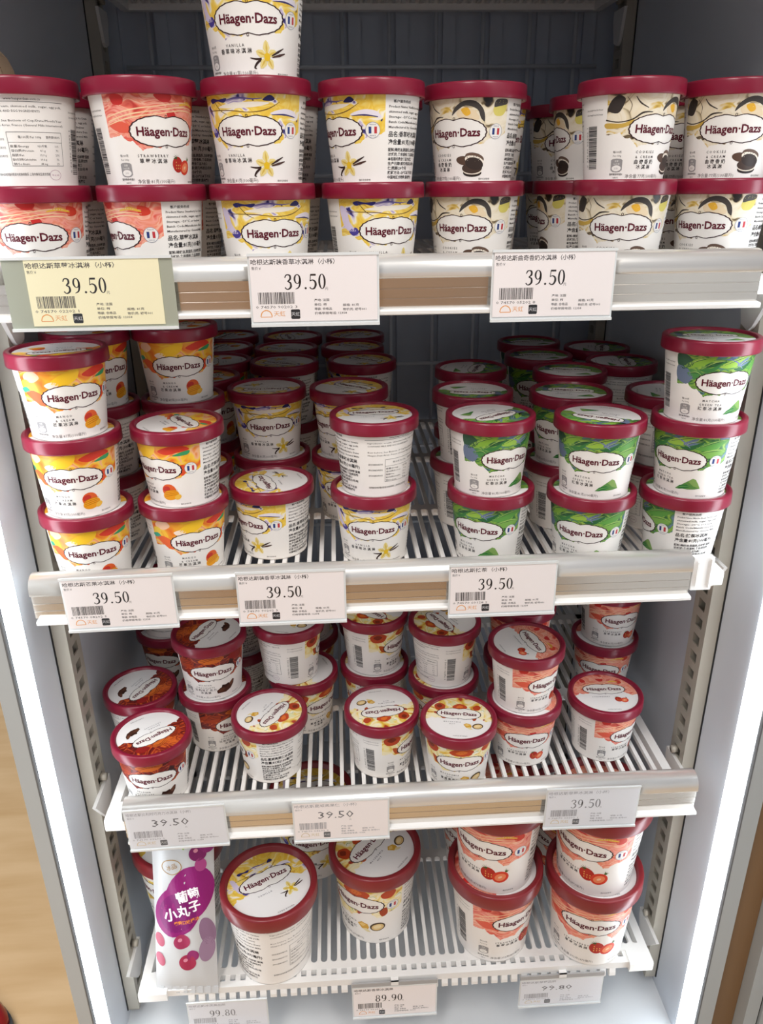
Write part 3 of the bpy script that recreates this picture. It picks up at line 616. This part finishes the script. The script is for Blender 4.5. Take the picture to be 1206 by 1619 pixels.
# wire grille over the back wall, each wire a part
vw = MB(); vw.tube([(0, 0, ZB+.05), (0, 0, ZT-.08)], .0024, M_WIRE); vme = vw.mesh('grille_wire')
hw = MB(); hw.tube([(XL+.03, 0, 0), (XR-.03, 0, 0)], .0024, M_WIRE); hme = hw.mesh('grille_wire')
for i in range(-4, 6): obj('grille_wire', vme, fz, (.0175+.0565*i, .545, 0))
for z in (.132, .012, -.108, -.228, -.348, -.468, -.588, -.708): obj('grille_wire', hme, fz, (0, .5405, EYE+z))

# neighbouring freezer and the timber filler between
nf = thing('neighbour_freezer', 'next freezer at the right edge, grey post with black gasket and dark glass', 'freezer', (0, 0, 0))
mb = MB(); mb.box(.407, -.002, .1, .421, .03, 2.05, M_FRAME); mb.build('door_post', nf)
mb = MB(); mb.box(.421, .0, .1, .4235, .03, 2.05, M_GASK); mb.build('gasket', nf)
mb = MB(); mb.box(.4235, -.004, .1, .452, .03, 2.05, M_FRAME); mb.build('door_frame', nf)
mb = MB(); mb.box(.452, .004, .1, 1.0, .012, 2.05, mat('dark_glass', '#1B1D22', .08)); mb.build('door_glass', nf)
mb = MB(); mb.box(.421, .03, 0, 1.05, .6, 2.05, M_FRAME); mb.build('cabinet', nf)
mb = MB(); mb.box(.379, .014, 0, .4065, .03, 2.05, vary(mat('filler_wood', '#8C6C49', .5), 4, .12, (8, 8, .6))); o = mb.build('trim_1'); o['kind'] = 'structure'

# ------------------------------------------------------------------ shelves
TX0, TX1, TY0, TY1 = -.2330, .3230, .046, .535
PITCH = .0109; SLOT0 = .069
def slat_mesh(y0, y1):
    """a flat bar that flares where it meets the strips, so the slots end round"""
    w, g = .0019, PITCH/2; r = g-w; L = []
    for i in range(5):
        t = math.pi/2*i/4; L.append((w+r*(1-math.sin(t)), y0+r*(1-math.cos(t))))
    pts = L+[(a, y0+y1-b) for a, b in reversed(L)]
    poly = [(a, b) for a, b in pts]+[(-a, b) for a, b in reversed(pts)]
    mb = MB(); mb.prism(poly, 'z', -.0048, 0, M_TRAY); return mb.mesh('slat')
slat_a = slat_mesh(SLOT0, .205); slat_b = slat_mesh(.217, .372); slat_c = slat_mesh(.384, .523)
def tray(idx, label, rail=None, clip=None):
    zf = EYE+.1985 if idx == 0 else FLOORS[idx]
    t = thing('freezer_shelf', label, 'shelf', (0, 0, zf), 'white slotted freezer shelves')
    def strip(name, x0, y0, x1, y1, z0=-.0075, z1=0.0):
        mb = MB(); mb.box(x0, y0, z0, x1, y1, z1, M_TRAY); return mb.build(name, t)
    strip('front_strip', TX0, .0605, TX1, SLOT0); strip('cross_strip', TX0, .205, TX1, .217); strip('cross_strip', TX0, .372, TX1, .384); strip('back_strip', TX0, .523, TX1, TY1, -.011)
    for x0, x1 in ((TX0, TX0+.009), (TX1-.009, TX1)): strip('side_strip', x0, SLOT0, x1, .523, -.012)
    n = int((TX1-TX0-.018)/PITCH); xa = (TX0+TX1)/2-(n-1)*PITCH/2
    for i in range(n):
        for me in (slat_a, slat_b, slat_c): obj('slat', me, t, (xa+i*PITCH, 0, 0))
    mb = MB()
    for i in range(n): mb.box(xa+i*PITCH-.0026, .054, -.006, xa+i*PITCH+.0026, .0605, -.0005, M_TRAY)
    mb.box(TX0, .047, -.009, TX1, .054, -.0005, M_TRAY)
    for x0, x1 in ((TX0, TX0+.030), (TX1-.026, TX1)):
        c = MB(); c.prism([(.0445, -.0125), (.0435, -.009), (.0435, -.001), (.0450, .0008), (.0605, .0008), (.0605, -.0125)], 'x', x0, x1, M_TRAY); c.build('corner', t)
    for i in range(3, n-3):
        x = xa+(i+.5)*PITCH; mb.prism([(.047, -.009), (.0455, -.014), (.0455, -.0185), (.0475, -.0205), (.0515, -.0205), (.0535, -.018), (.0525, -.0165), (.050, -.018), (.0485, -.0165), (.0495, -.009)], 'x', x-.0034, x+.0034, M_TRAY)
    o = mb.build('front_comb', t); o['kind'] = 'stuff'
    for sx, x in ((1, XL+.0136), (-1, XR-.0136)):
        for y in (.105, .509):
            mb = MB(); a, b = sorted((x, x+sx*.0035))
            mb.prism([(y-.03 if y < .3 else y-.016, -.0125), (y+.02, -.0125), (y+.02, -.024), (y+.012, -.046), (y, -.050), (y-.006, -.046)], 'x', a, b, M_TRAY)
            mb.tube([(x, y+.005, -.004), (x+sx*.006, y+.005, -.004)], .004, M_STEEL, 10)
            mb.build('bracket', t)
    if rail:
        x0, x1 = rail; mb = MB()
        bull = [(.0585, .0125), (.0560, .0180), (.0510, .0197), (.0460, .0193), (.0415, .0170), (.0388, .0130), (.0378, .0085), (.0379, .0055), (.0384, .0040), (.0585, .0040)]
        mb.prism(bull, 'x', x0, x1, M_BULL, True); pr = mb.build('price_rail', t)
        mb = MB(); ch = [(.0384, .0040), (.0386, -.0024), (.0391, -.0026), (.0391, -.0031), (.0386, -.0033), (.0389, -.0093), (.0394, -.0095), (.0394, -.0100), (.0389, -.0102), (.0393, -.0165), (.0455, -.0165), (.0455, .0040)]
        mb.prism(ch, 'x', x0+.001, x1-.001, M_ALU); mb.build('ticket_channel', pr)
        mb = MB(); mb.prism([(.0405, -.0165), (.0345, -.0168), (.0335, -.0180), (.0338, -.0200), (.0350, -.0208), (.0405, -.0205)], 'x', x0+.003, x1, M_LIP); mb.build('lip', pr)
    if clip:
        x0, x1 = clip; mb = MB(); mb.box(x0, .040, -.014, x1, .0465, .0165, M_TRAY)
        mb.box(x0+.003, .0385, -.010, x0+.005, .040, .013, M_TRAY); mb.box(x1-.003, .0385, -.012, x1-.001, .040, .015, M_TRAY); mb.build('end_clip', t)
    return t
tray(0, 'uppermost slotted shelf, only its underside showing at the top')
tray(1, 'top white slotted shelf with a price rail, under two-high strawberry and vanilla cups', (-.241, .3085))
tray(2, 'second white slotted shelf with a price rail, holding mango and matcha cups', (-.2545, .2925), (.2935, .311))
tray(3, 'third white slotted shelf with a price rail, holding chocolate and macadamia cups', (-.2135, .333))
tray(4, 'lowest white slotted shelf with a bare comb front, holding big tubs')

# ------------------------------------------------------------------ price tags
def tag(label, x0, x1, zt, zb, y, title, price, num, paper_m=None, holder=None, style='serif', shift=0, faint=False, roll=0, seed=1, band=0):
    """x0..x1 card, hung on the rail; local x right, local z down from the top left corner"""
    W, Hh = (x1-x0)*1000, (zt-zb)*1000
    t = thing('price_tag', label, 'price tag', (x0, y, zt), 'price tags along the shelf fronts'); t.rotation_euler = (0, R(roll), 0)
    m = paper_m or M_CARD
    hx0, hx1 = (holder[0]-x0, holder[1]-x0) if holder else (-.0015, W/1000+.0015)
    hm = M_HOLDG if holder else M_HOLD
    mb = MB(); mb.box(hx0, .0009, -Hh/1000-.0025, hx1, .0014, .0015, hm)
    mb.box(hx0, -.0009, -Hh/1000-.0035, hx1, .0014, -Hh/1000-.0015, M_HOLD); mb.box(hx0, -.0004, .0, hx1, .0014, .0018, M_HOLD); mb.build('holder', t)
    if band:
        mb = MB(); mb.box(hx0, -.0004, .0018, hx1, .0014, .0018+band, mat('band_grey', '#A9A7A6', .5)); mb.box(W/2000-.004, -.0012, band-.002, W/2000+.004, -.0004, band+.0045, M_TRAY); mb.box(W/2000-.004, -.0012, band+.003, W/2000+.004, .012, band+.0045, M_TRAY); mb.build('clip_band', t)
    mb = MB(); mb.box(0, .0002, -Hh/1000, W/1000, .0007, 0, m); mb.build('card', t)
    mb = MB(); mb.add([(hx0, -.0004, -Hh/1000-.0015), (hx1, -.0004, -Hh/1000-.0015), (hx1, -.0004, 0), (hx0, -.0004, 0)], [(0, 1, 2, 3)], M_CLEAR); mb.build('cover_sheet', t)
    mb = MB(); P = Print(mb, lambda u, v, l: (u/1000, .0002-l/3000, v/1000)); k = W/88; kv = Hh/44
    d = '#2A2628' if not faint else '#85868C'; g = '#4A4648' if not faint else '#9A9BA2'
    P.text(title, .8*k, -3.9*kv, 2.9*kv, g, width=min(58, len(title)*4.6)*k, align='l', bold=.01 if not faint else 0)
    P.text('售价￥', 1.2*k, -8*kv, 1.7*kv, g, align='l')
    if style == 'serif': P.serif(price, 23*k, -22.3*kv, 10.2*kv, d, adv=.63*k/kv)
    else: P.text(price, 39*k, -15*kv, 8.6*kv, d if not faint else '#6E6F75', width=33*k, bold=.0)
    P.text('元', 52.5*k, -22*kv, 1.8*kv, g)
    barcode(P, -28*kv, 4.5*k, 30*k, 8*kv, False, seed, g)
    P.text(num, 17*k, -34*kv, 1.9*kv, g, width=29*k)
    org = '#E9A45C' if not faint else '#D9C9A8'
    P.curve([(5.5*k, -40.5*kv), (6.6*k, -37.6*kv), (9.5*k, -36.2*kv), (12.4*k, -37.6*kv), (13.5*k, -40.5*kv)], .7*k, org); P.rect(5.5*k, -41*kv, 13.5*k, -40.5*kv, org)
    P.text('天虹', 18.8*k, -38.7*kv, 3*kv, org, width=8*k)
    sq = '#2B2E33' if not faint else '#5F6268'
    P.shape([(27.4*k, -35.8*kv), (32.6*k, -35.8*kv), (33.2*k, -36.4*kv), (33.2*k, -41.8*kv), (32.6*k, -42.4*kv), (27.4*k, -42.4*kv), (26.8*k, -41.8*kv), (26.8*k, -36.4*kv)], sq, .1); P.text('天虹', 30*k, -39.1*kv, 2.2*kv, '#D8D8DA', lift=.2)
    for i, s in enumerate(('产地: 法国', '单位: 杯', '等级: 合格品', '价格举报电话: 12358')): P.text(s, 43.5*k, (-29.8-3*i)*kv, 1.45*kv, g, align='l', width=len(s)*1.75*k, bold=.01)
    for i, s in enumerate(('规格: 81克', '物价员: 编号001')): P.text(s, 63.5*k, (-33.4-3*i)*kv, 1.45*kv, g, align='l', width=len(s)*1.65*k, bold=.01)
    mb.build('lettering', t)
    return t
TOPZ, BOTZ, TY = .0208, -.0232, .0318
def rtag(s, label, x0, x1, *a, **k):
    return tag(label, x0, x1, FLOORS[s]+k.pop('zt', TOPZ), FLOORS[s]+k.pop('zb', BOTZ), TY, *a, **k)
rtag(1, 'yellow 39.50 price tag in a wide greenish holder, left on the top shelf rail', -.2095, -.1195, '哈根达斯草莓冰淇淋（小杯）', '39.50', '0 74570 02202 1', paper_m=M_CARDY, holder=(-.2245, -.1105), seed=2)
rtag(1, 'white 39.50 price tag under the vanilla cups, middle of the top rail', -.0583, .0292, '哈根达斯装香草冰淇淋（小杯）', '39.50', '0 74570 90202 3', seed=3)
rtag(1, 'white 39.50 price tag under the cookie cups, right on the top rail', .1112, .1965, '哈根达斯曲奇香奶冰淇淋（小杯）', '39.50', '0 74570 05202 8', seed=4)
rtag(2, 'bluish white 39.50 price tag under the mango cups, left on the second rail', -.2255, -.139, '哈根达斯芒果冰淇淋（小杯）', '39.50', '0 74570 08202 5', seed=5, roll=-1)
rtag(2, 'white 39.50 price tag under the single vanilla cup, middle of the second rail', -.0865, -.001, '哈根达斯装香草冰淇淋（小杯）', '39.50', '0 74570 90202 3', seed=6)
rtag(2, 'white 39.50 price tag under the matcha cups, right on the second rail', .0865, .1735, '哈根达斯抹茶（小杯）', '39.50', '0 74570 60128 2', seed=7)
rtag(3, 'pale grey 39.50 tag hanging crooked at the left end of the third rail', -.2085, -.119, '哈根达斯比利时巧克力冰淇淋（小杯）', '39.50', '0 74570 03202 0', paper_m=M_CARDE, style='sans', faint=True, roll=-1.5, seed=8)
rtag(3, 'pinkish 39.50 tag with plain figures, middle of the third rail', -.0545, .033, '哈根达斯夏威夷果仁（小杯）', '39.50', '0 74570 04202 9', style='sans', faint=True, seed=9)
rtag(3, 'faded grey 39.50 tag, right on the third rail under strawberry cups', .1845, .272, '哈根达斯草莓冰淇淋（小杯）', '39.50', '0 74570 02202 1', paper_m=M_CARDE, faint=True, roll=1, seed=10)
def btag(label, x0, x1, zt, zb, *a, **k): return tag(label, x0, x1, EYE+zt, EYE+zb, .0435, *a, **k)
btag('blurred .80 price tag at the bottom left below the grape bag', -.183, -.1, -.805, -.848, '哈根达斯冰淇淋品脱', '99.80', '0 74570 01234 5', paper_m=M_CARDE, faint=True, seed=11)
btag('white 89.90 price tag on the bottom shelf edge', -.0055, .084, -.797, -.842, '哈根达斯香草冰淇淋', '89.90', '0 74570 00101 6', seed=12, band=.0055)
btag('grey 99.80 price tag on the bottom shelf edge, right', .178, .268, -.802, -.841, '哈根达斯草莓品脱', '99.80', '0 74570 00102 3', paper_m=M_CARDE, style='sans', faint=True, seed=13, band=.0055)

# ------------------------------------------------------------------ the cups
LV = {1: 'bottom', 2: 'upper', 3: 'topmost'}
NAME = {'strawberry': 'strawberry', 'vanilla': 'vanilla', 'cookies': 'cookie', 'mango': 'mango', 'matcha': 'green matcha', 'chocolate': 'chocolate', 'macadamia': 'macadamia'}
# shelf, flavour, description of the stack, then per level: (x, depth, turn of the print, turn of the lid)
STACKS = [
 (1, 'strawberry', 'leftmost front stack, beside the left wall', [(-.2087, .0757, -12, 0), (-.2076, .0760, 161, 0)]),
 (1, 'strawberry', 'second front stack from the left', [(-.1279, .0771, -63, 0), (-.1283, .0774, 26, 0)]),
 (1, 'vanilla', 'three-high front stack', [(-.0500, .0811, 12, 0), (-.0500, .0814, -14, 0), (-.0490, .0830, -7, 0)]),
 (1, 'vanilla', 'front stack right of the three-high vanilla', [(.0301, .0924, 25, 0), (.0300, .0923, -55, 0)]),
 (1, 'cookies', 'front stack right of the vanilla cups', [(.1092, .1154, -16, 0), (.1080, .1159, -27, 0)]),
 (1, 'cookies', 'second cookie stack from the right, front row', [(.2194, .0936, 1, 0), (.2176, .0938, 45, 0)]),
 (1, 'cookies', 'rightmost front stack, beside the right wall', [(.2990, .1000, -25, 0), (.2975, .1000, 5, 0)]),
 (1, 'strawberry', 'shaded second row behind the leftmost stack', [(-.2170, .1560, -70, 0), (-.2180, .1570, -80, 0)]),
 (1, 'strawberry', 'shaded second row behind the second strawberry stack', [(-.1240, .1570, -40, 0), (-.1230, .1570, -70, 0)]),
 (1, 'vanilla', 'shaded second row behind the three-high vanilla', [(-.0440, .1620, -60, 0), (-.0430, .1620, -75, 0)]),
 (1, 'vanilla', 'shaded second row behind the second vanilla stack', [(.0360, .1740, -60, 0), (.0370, .1740, 150, 0)]),
 (1, 'vanilla', 'shaded second row behind the first cookie stack', [(.1290, .1960, 20, 0), (.1310, .2000, 60, 0)]),
 (1, 'cookies', 'shaded second row behind the second cookie stack', [(.2130, .1950, -85, 0), (.2247, .2000, -77, 0)]),
 (1, 'cookies', 'shaded third row behind the second cookie stack', [(.2240, .2850, -30, 0), (.2240, .2850, 10, 0)]),
 (1, 'cookies', 'shaded second row behind the rightmost stack', [(.3020, .1830, -10, 0), (.3020, .1820, 0, 0)]),
 (2, 'mango', 'three-high front stack by the left wall', [(-.2129, .0826, -2, 0), (-.2139, .0824, -11, 0), (-.2152, .0831, 13, 180)]),
 (2, 'mango', 'second front stack from the left', [(-.1356, .0980, 16, 0), (-.1340, .0985, -44, -70)]),
 (2, 'mango', 'second row behind the leftmost stack', [(-.2200, .1700, -80, 0), (-.2190, .1720, -80, 0), (-.2195, .1700, 29, -10)]),
 (2, 'mango', 'three-high second row, second from the left', [(-.1420, .1840, -80, 0), (-.1440, .1850, -60, 0), (-.1450, .1858, 0, 20)]),
 (2, 'vanilla', 'stack behind the single front vanilla', [(-.0680, .2120, 20, 0), (-.0692, .2126, 2, 172)]),
 (2, 'vanilla', 'single cup standing alone at the front', [(-.0628, .1268, -53, 105)]),
 (2, 'vanilla', 'front stack whose upper cup shows its back label', [(.0278, .1089, -2, 0), (.0291, .1076, -160, 5)]),
 (2, 'vanilla', 'stack behind the back-label vanilla', [(.0090, .2060, -10, 0), (.0097, .2050, -44, -40)]),
 (2, 'matcha', 'leftmost front matcha stack', [(.1299, .0993, -21, 0), (.1268, .0989, 33, -135)]),
 (2, 'matcha', 'second row behind the leftmost matcha', [(.1240, .1810, 60, 0), (.1252, .1799, 62, 180)]),
 (2, 'matcha', 'third row behind the leftmost matcha', [(.1400, .2780, 30, 0), (.1395, .2769, 30, -100)]),
 (2, 'matcha', 'middle front matcha stack', [(.2154, .0867, -11, 0), (.2162, .0852, 0, 165)]),
 (2, 'matcha', 'second row behind the middle matcha', [(.2140, .1680, 60, 0), (.2147, .1669, -25, 0)]),
 (2, 'matcha', 'third row behind the middle matcha', [(.2380, .2540, 0, 0), (.2387, .2536, 0, 0)]),
 (2, 'matcha', 'fourth row behind the middle matcha', [(.2250, .3320, 0, 0), (.2252, .3316, 0, 10)]),
 (2, 'matcha', 'fifth row behind the middle matcha', [(.2330, .4130, 0, 0), (.2333, .4129, 0, 20)]),
 (2, 'matcha', 'three-high front stack by the right wall', [(.2961, .0816, -80, 0), (.2975, .0792, -23, 0), (.2978, .0786, 31, 15)]),
 (2, 'matcha', 'second row behind the right wall stack', [(.3030, .1580, 100, 0), (.3030, .1580, 170, -85)]),
 (2, 'matcha', 'third row behind the right wall stack', [(.3060, .2920, 120, 0), (.3060, .2910, 170, -80)]),
 (2, 'matcha', 'fourth row behind the right wall stack', [(.3040, .3700, 100, 0), (.3040, .3700, 100, -90)]),
 (2, 'vanilla', 'dark second row behind the inner vanilla stack', [(-.0590, .3290, -90, 0), (-.0590, .3288, -80, 150)]),
 (2, 'vanilla', 'dark third row behind the inner vanilla stack', [(-.0610, .4080, 0, 0), (-.0610, .4080, 0, 150)]),
 (2, 'vanilla', 'dark rearmost row behind the inner vanilla stack', [(-.0570, .4870, 0, 0), (-.0570, .4870, 0, 100)]),
 (2, 'vanilla', 'dark second row left of the grille gap', [(.0270, .3290, -60, 0), (.0269, .3291, -80, -40)]),
 (2, 'vanilla', 'dark third row left of the grille gap', [(.0184, .4080, 0, 0), (.0184, .4080, 0, -30)]),
 (2, 'vanilla', 'dark rearmost row left of the grille gap', [(.0235, .4870, 0, 0), (.0235, .4870, 0, 50)]),
 (2, 'mango', 'dark third row, second from the left', [(-.1400, .2640, 0, 0), (-.1380, .2640, 30, 0)]),
 (2, 'mango', 'dark fourth row, second from the left', [(-.1340, .3430, 0, 0), (-.1341, .3430, 0, 90)]),
 (2, 'mango', 'dark fifth row, second from the left', [(-.1393, .4220, 0, 0), (-.1393, .4220, 0, 60)]),
 (2, 'mango', 'dark rearmost row, second from the left', [(-.1397, .5010, 0, 0), (-.1397, .5010, 0, 60)]),
 (3, 'chocolate', 'single cup at the left front corner', [(-.1904, .0879, -11, 200)]),
 (3, 'chocolate', 'single cup behind the left front corner cup', [(-.2180, .1640, 100, 225)]),
 (3, 'chocolate', 'front stack of two', [(-.1402, .1632, 36, 0), (-.1407, .1638, 0, 55)]),
 (3, 'chocolate', 'shaded rear stack by the left wall', [(-.2125, .2880, -30, 0), (-.2100, .2880, 150, 0)]),
 (3, 'chocolate', 'shaded second row behind the front stack', [(-.1230, .2420, -90, 0), (-.1230, .2420, -90, 0)]),
 (3, 'macadamia', 'single front cup left of the gap, text panel forward', [(-.0795, .1122, -98, 232)]),
 (3, 'macadamia', 'stack behind the leftmost macadamia, upper cup askew', [(-.0487, .1850, 45, 110), (-.0610, .1838, 99, -20)]),
 (3, 'macadamia', 'shaded second row behind the leftmost macadamia stack', [(-.0480, .2640, 0, 0), (-.0490, .2640, 0, 40)]),
 (3, 'macadamia', 'single front cup with its barcode forward', [(.0325, .1115, 71, 190)]),
 (3, 'macadamia', 'single front cup with its emblem forward', [(.1068, .0895, 5, 0)]),
 (3, 'macadamia', 'stack behind the barcode-forward macadamia', [(.0295, .1950, -110, 0), (.0290, .1952, 62, 142)]),
 (3, 'macadamia', 'stack behind the emblem-forward macadamia', [(.1023, .1680, -60, 60), (.1023, .1680, 108, 126)]),
 (3, 'macadamia', 'shaded second row behind the barcode-forward stack', [(.0290, .2800, 0, 0), (.0280, .2800, 0, 0)]),
 (3, 'strawberry', 'front stack beside the macadamia cups', [(.1785, .1182, 12, -30), (.1771, .1192, 52, -61)]),
 (3, 'strawberry', 'second row behind the front strawberry stack', [(.1900, .2010, 0, -50), (.1902, .2010, 0, -50)]),
 (3, 'strawberry', 'single front cup at the right', [(.2628, .1188, 61, 19)]),
 (3, 'strawberry', 'rear stack by the right wall', [(.2988, .2302, -4, 0), (.3015, .2315, 30, 0)]),
 (4, 'vanilla', 'front, right of the grape bag', [(-.0915, .0853, -155, 20)]),
 (4, 'vanilla', 'shaded row behind, partly under the rail', [(-.0500, .2180, 0, 0)]),
 (4, 'macadamia', 'alone in the middle of the shelf', [(.0233, .1266, -31, 52)]),
 (4, 'vanilla', 'shaded one behind the grape bag', [(-.2000, .1560, -60, 10)]),
 (4, 'strawberry', 'shaded single seen through the slots behind the left stack', [(.1560, .2010, -60, 30)]),
 (4, 'strawberry', 'shaded single seen through the slots behind the right stack', [(.2640, .1900, -60, 200)]),
 (4, 'strawberry', 'left stack of two', [(.1534, .0950, 45, 90), (.1530, .0955, -21, 10)]),
 (4, 'strawberry', 'right stack of two, by the wall', [(.2595, .0838, 6, 30), (.2590, .0850, -20, 20)]),
]
WORD = {1: 'top', 2: 'second', 3: 'third', 4: 'lowest'}
for s, fl, desc, levs in STACKS:
    for i, (x, y, phi, psi) in enumerate(levs):
        pos = '' if len(levs) == 1 else (LV[i+1]+' of ' if len(levs) == 2 or i != 1 else 'middle of ')
        lab = '%s %s, %s%s, %s shelf' % (NAME[fl], 'tub' if s == 4 else 'cup', pos, desc, WORD[s])
        cup(s, fl, x, y, i+1, phi, psi, lab)

# ------------------------------------------------------------------ grape ice bag
def grape_bag():
    t = thing('ice_lolly_bag', 'white and purple grape ice bag leaning at the left of the lowest shelf', 'bag', (-.1815, .049, FLOORS[4]+.002)); t.rotation_euler = (R(-17), 0, R(-4))
    W, Hh = .066, .176; n, m_ = 12, 24
    def S3(u, v, side, lift=0):
        a = (u+1)/2; e = math.sin(math.pi*min(1, max(0, v)))**.45*(1-abs(u)**2.6)
        th = .0085*e+.0009*math.sin(9*u+14*v)*e
        return (u*W/2*(1-.03*math.sin(3*v)), side*(th+.0004+lift), v*Hh)
    film = mat('bag_film', '#C6C6C6', .25)
    mb = MB()
    for side in (-1, 1):
        V = [S3(-1+2*i/n, j/m_, side) for j in range(m_+1) for i in range(n+1)]; q = n+1
        F = [(j*q+i, j*q+i+1, (j+1)*q+i+1, (j+1)*q+i) for j in range(m_) for i in range(n)]
        mb.add(V, F if side < 0 else [f[::-1] for f in F], film, smooth=True)
    for z0, z1 in ((-.007, .001), (Hh-.001, Hh+.007)):
        for i in range(16): 
            x = -W/2+W/16*i; mb.box(x, -.0005-(i % 2)*.0006, z0, x+W/16, .0005, z1, film)
    mb.build('pouch', t)
    mb = MB()
    # print on the front face; u in mm from the centre, v in mm from the bottom
    P = Print(mb, lambda u, v, l: S3(u/33, v/176, -1, l/1000), 5)
    def fine(fn, col, lift, nu=14, nv=16):
        pass
    def blob(cx, cy, a, b, rot, col, lift, K=5, n=32):
        c, s = math.cos(R(rot)), math.sin(R(rot)); pts = [(cx, cy)]
        for j in range(1, K+1):
            for i in range(n):
                tt = 2*math.pi*i/n; x, y = a*j/K*math.cos(tt), b*j/K*math.sin(tt); pts.append((cx+x*c-y*s, cy+x*s+y*c))
        F = [(0, 1+i, 1+(i+1) % n) for i in range(n)]+[(1+j*n+i, 1+(j+1)*n+i, 1+(j+1)*n+(i+1) % n, 1+j*n+(i+1) % n) for j in range(K-1) for i in range(n)]
        P.poly(pts, F, col, lift)
    blob(7, 108, 24, 33, -28, '#8E1F6E', .25); blob(-6, 90, 24, 30, -30, '#8E1F6E', .3)
    blob(-6, 88, 20, 22, -30, '#7C1A66', .36)
    P.text('葡萄', 6, 108, 9.5, '#F6F0F4', bold=.03, lift=.6, rot=16); P.text('小', -13, 86, 10.5, '#F6F0F4', bold=.03, lift=.6, rot=8); P.text('丸', 1, 91, 10, '#F6F0F4', bold=.03, lift=.6, rot=12); P.text('子', 13, 96, 9.5, '#F6F0F4', bold=.03, lift=.6, rot=16)
    P.text('葡萄口味棒冰', 4, 79, 3.4, '#E58A3C', lift=.55, rot=14, bold=.02)
    for (x, y, a, b, r, c) in ((-2, 56, 9, 8, 20, '#A3355A'), (3, 32, 9, 9, -20, '#A52F4E'), (9, 40, 7, 6, 40, '#8E2A63'), (-27, 56, 5, 8, 20, '#B5586E'), (-27, 34, 5, 8, 20, '#B5586E'), (17, 152, 9, 8, 0, '#7E2460'), (26, 160, 8, 8, 0, '#8E2A6E'), (20, 140, 6, 7, 0, '#B04A86'), (25, 66, 8, 16, 10, '#8C6C86'), (24, 46, 8, 14, -10, '#9A7C94')):
        blob(x, y, a, b, r, c, .35); 
    for (x, y) in ((-4, 58), (1, 35), (15, 155)): blob(x, y, 2.4, 2, 20, '#D98AA0', .5, 3, 14)
    P.ring(-11, 138, 11, 8, .8, '#B08A4E', .35); P.text('冰品', -11, 138, 4.5, '#B08A4E', lift=.45, rot=20)
    P.shape([(-2, 160), (8, 170), (12, 166), (2, 156)], '#86B23C', .35)
    mb.build('printed_front', t)
grape_bag()

# small things at the frame's edges
def wrapper():
    mb = MB(); m = mat('kraft_beige', '#C2A88C', .6)
    V = []; n = 14
    prof = [(a*.45, b*.8) for a, b in [(-.020, 0), (-.0195, .012), (-.017, .024), (-.011, .033), (-.004, .036), (.004, .0325), (.011, .023), (.0165, .010), (.0185, 0)]]
    mb.prism(prof, 'y', -.012, .012, m); o = mb.build('paper_wrapper', None, (-.2470, .157, FLOORS[1]+.1312))
    bv = o.modifiers.new('b', 'BEVEL'); bv.width = .0015; bv.segments = 3
    o['label'] = 'rounded beige paper piece on the cup lids, top left edge'; o['category'] = 'wrapper'
wrapper()
def shoe():
    t = thing('red_shoe', 'shiny red shoe toe with dark grey edge, bottom left corner', 'shoe', (-.770, .505, 0)); t.rotation_euler.z = R(-20)
    red, grey = mat('shoe_red', '#8E0E12', .25), mat('shoe_grey', '#4A4A4C', .6)
    def ring(a, b, c, dx=0): return [(dx+a*math.cos(q)*(1 if math.cos(q) > 0 else .9), b*math.sin(q), c) for q in [2*math.pi*i/24 for i in range(24)]]
    def loft(mb, rings, m):
        V = [p for r in rings for p in r]; F = [(j*24+i, j*24+(i+1) % 24, (j+1)*24+(i+1) % 24, (j+1)*24+i) for j in range(len(rings)-1) for i in range(24)]
        F += [tuple(range(24))[::-1], tuple(range(len(V)-24, len(V)))]; mb.add(V, F, m, smooth=True)
    mb = MB(); loft(mb, [ring(.13, .045, 0), ring(.135, .048, .006), ring(.133, .047, .022)], grey); mb.build('sole', t)
    mb = MB(); loft(mb, [ring(.128, .044, .022), ring(.127, .045, .035), ring(.115, .042, .055, -.006), ring(.085, .035, .075, -.03), ring(.055, .028, .088, -.055)], red); mb.build('upper', t)
shoe()
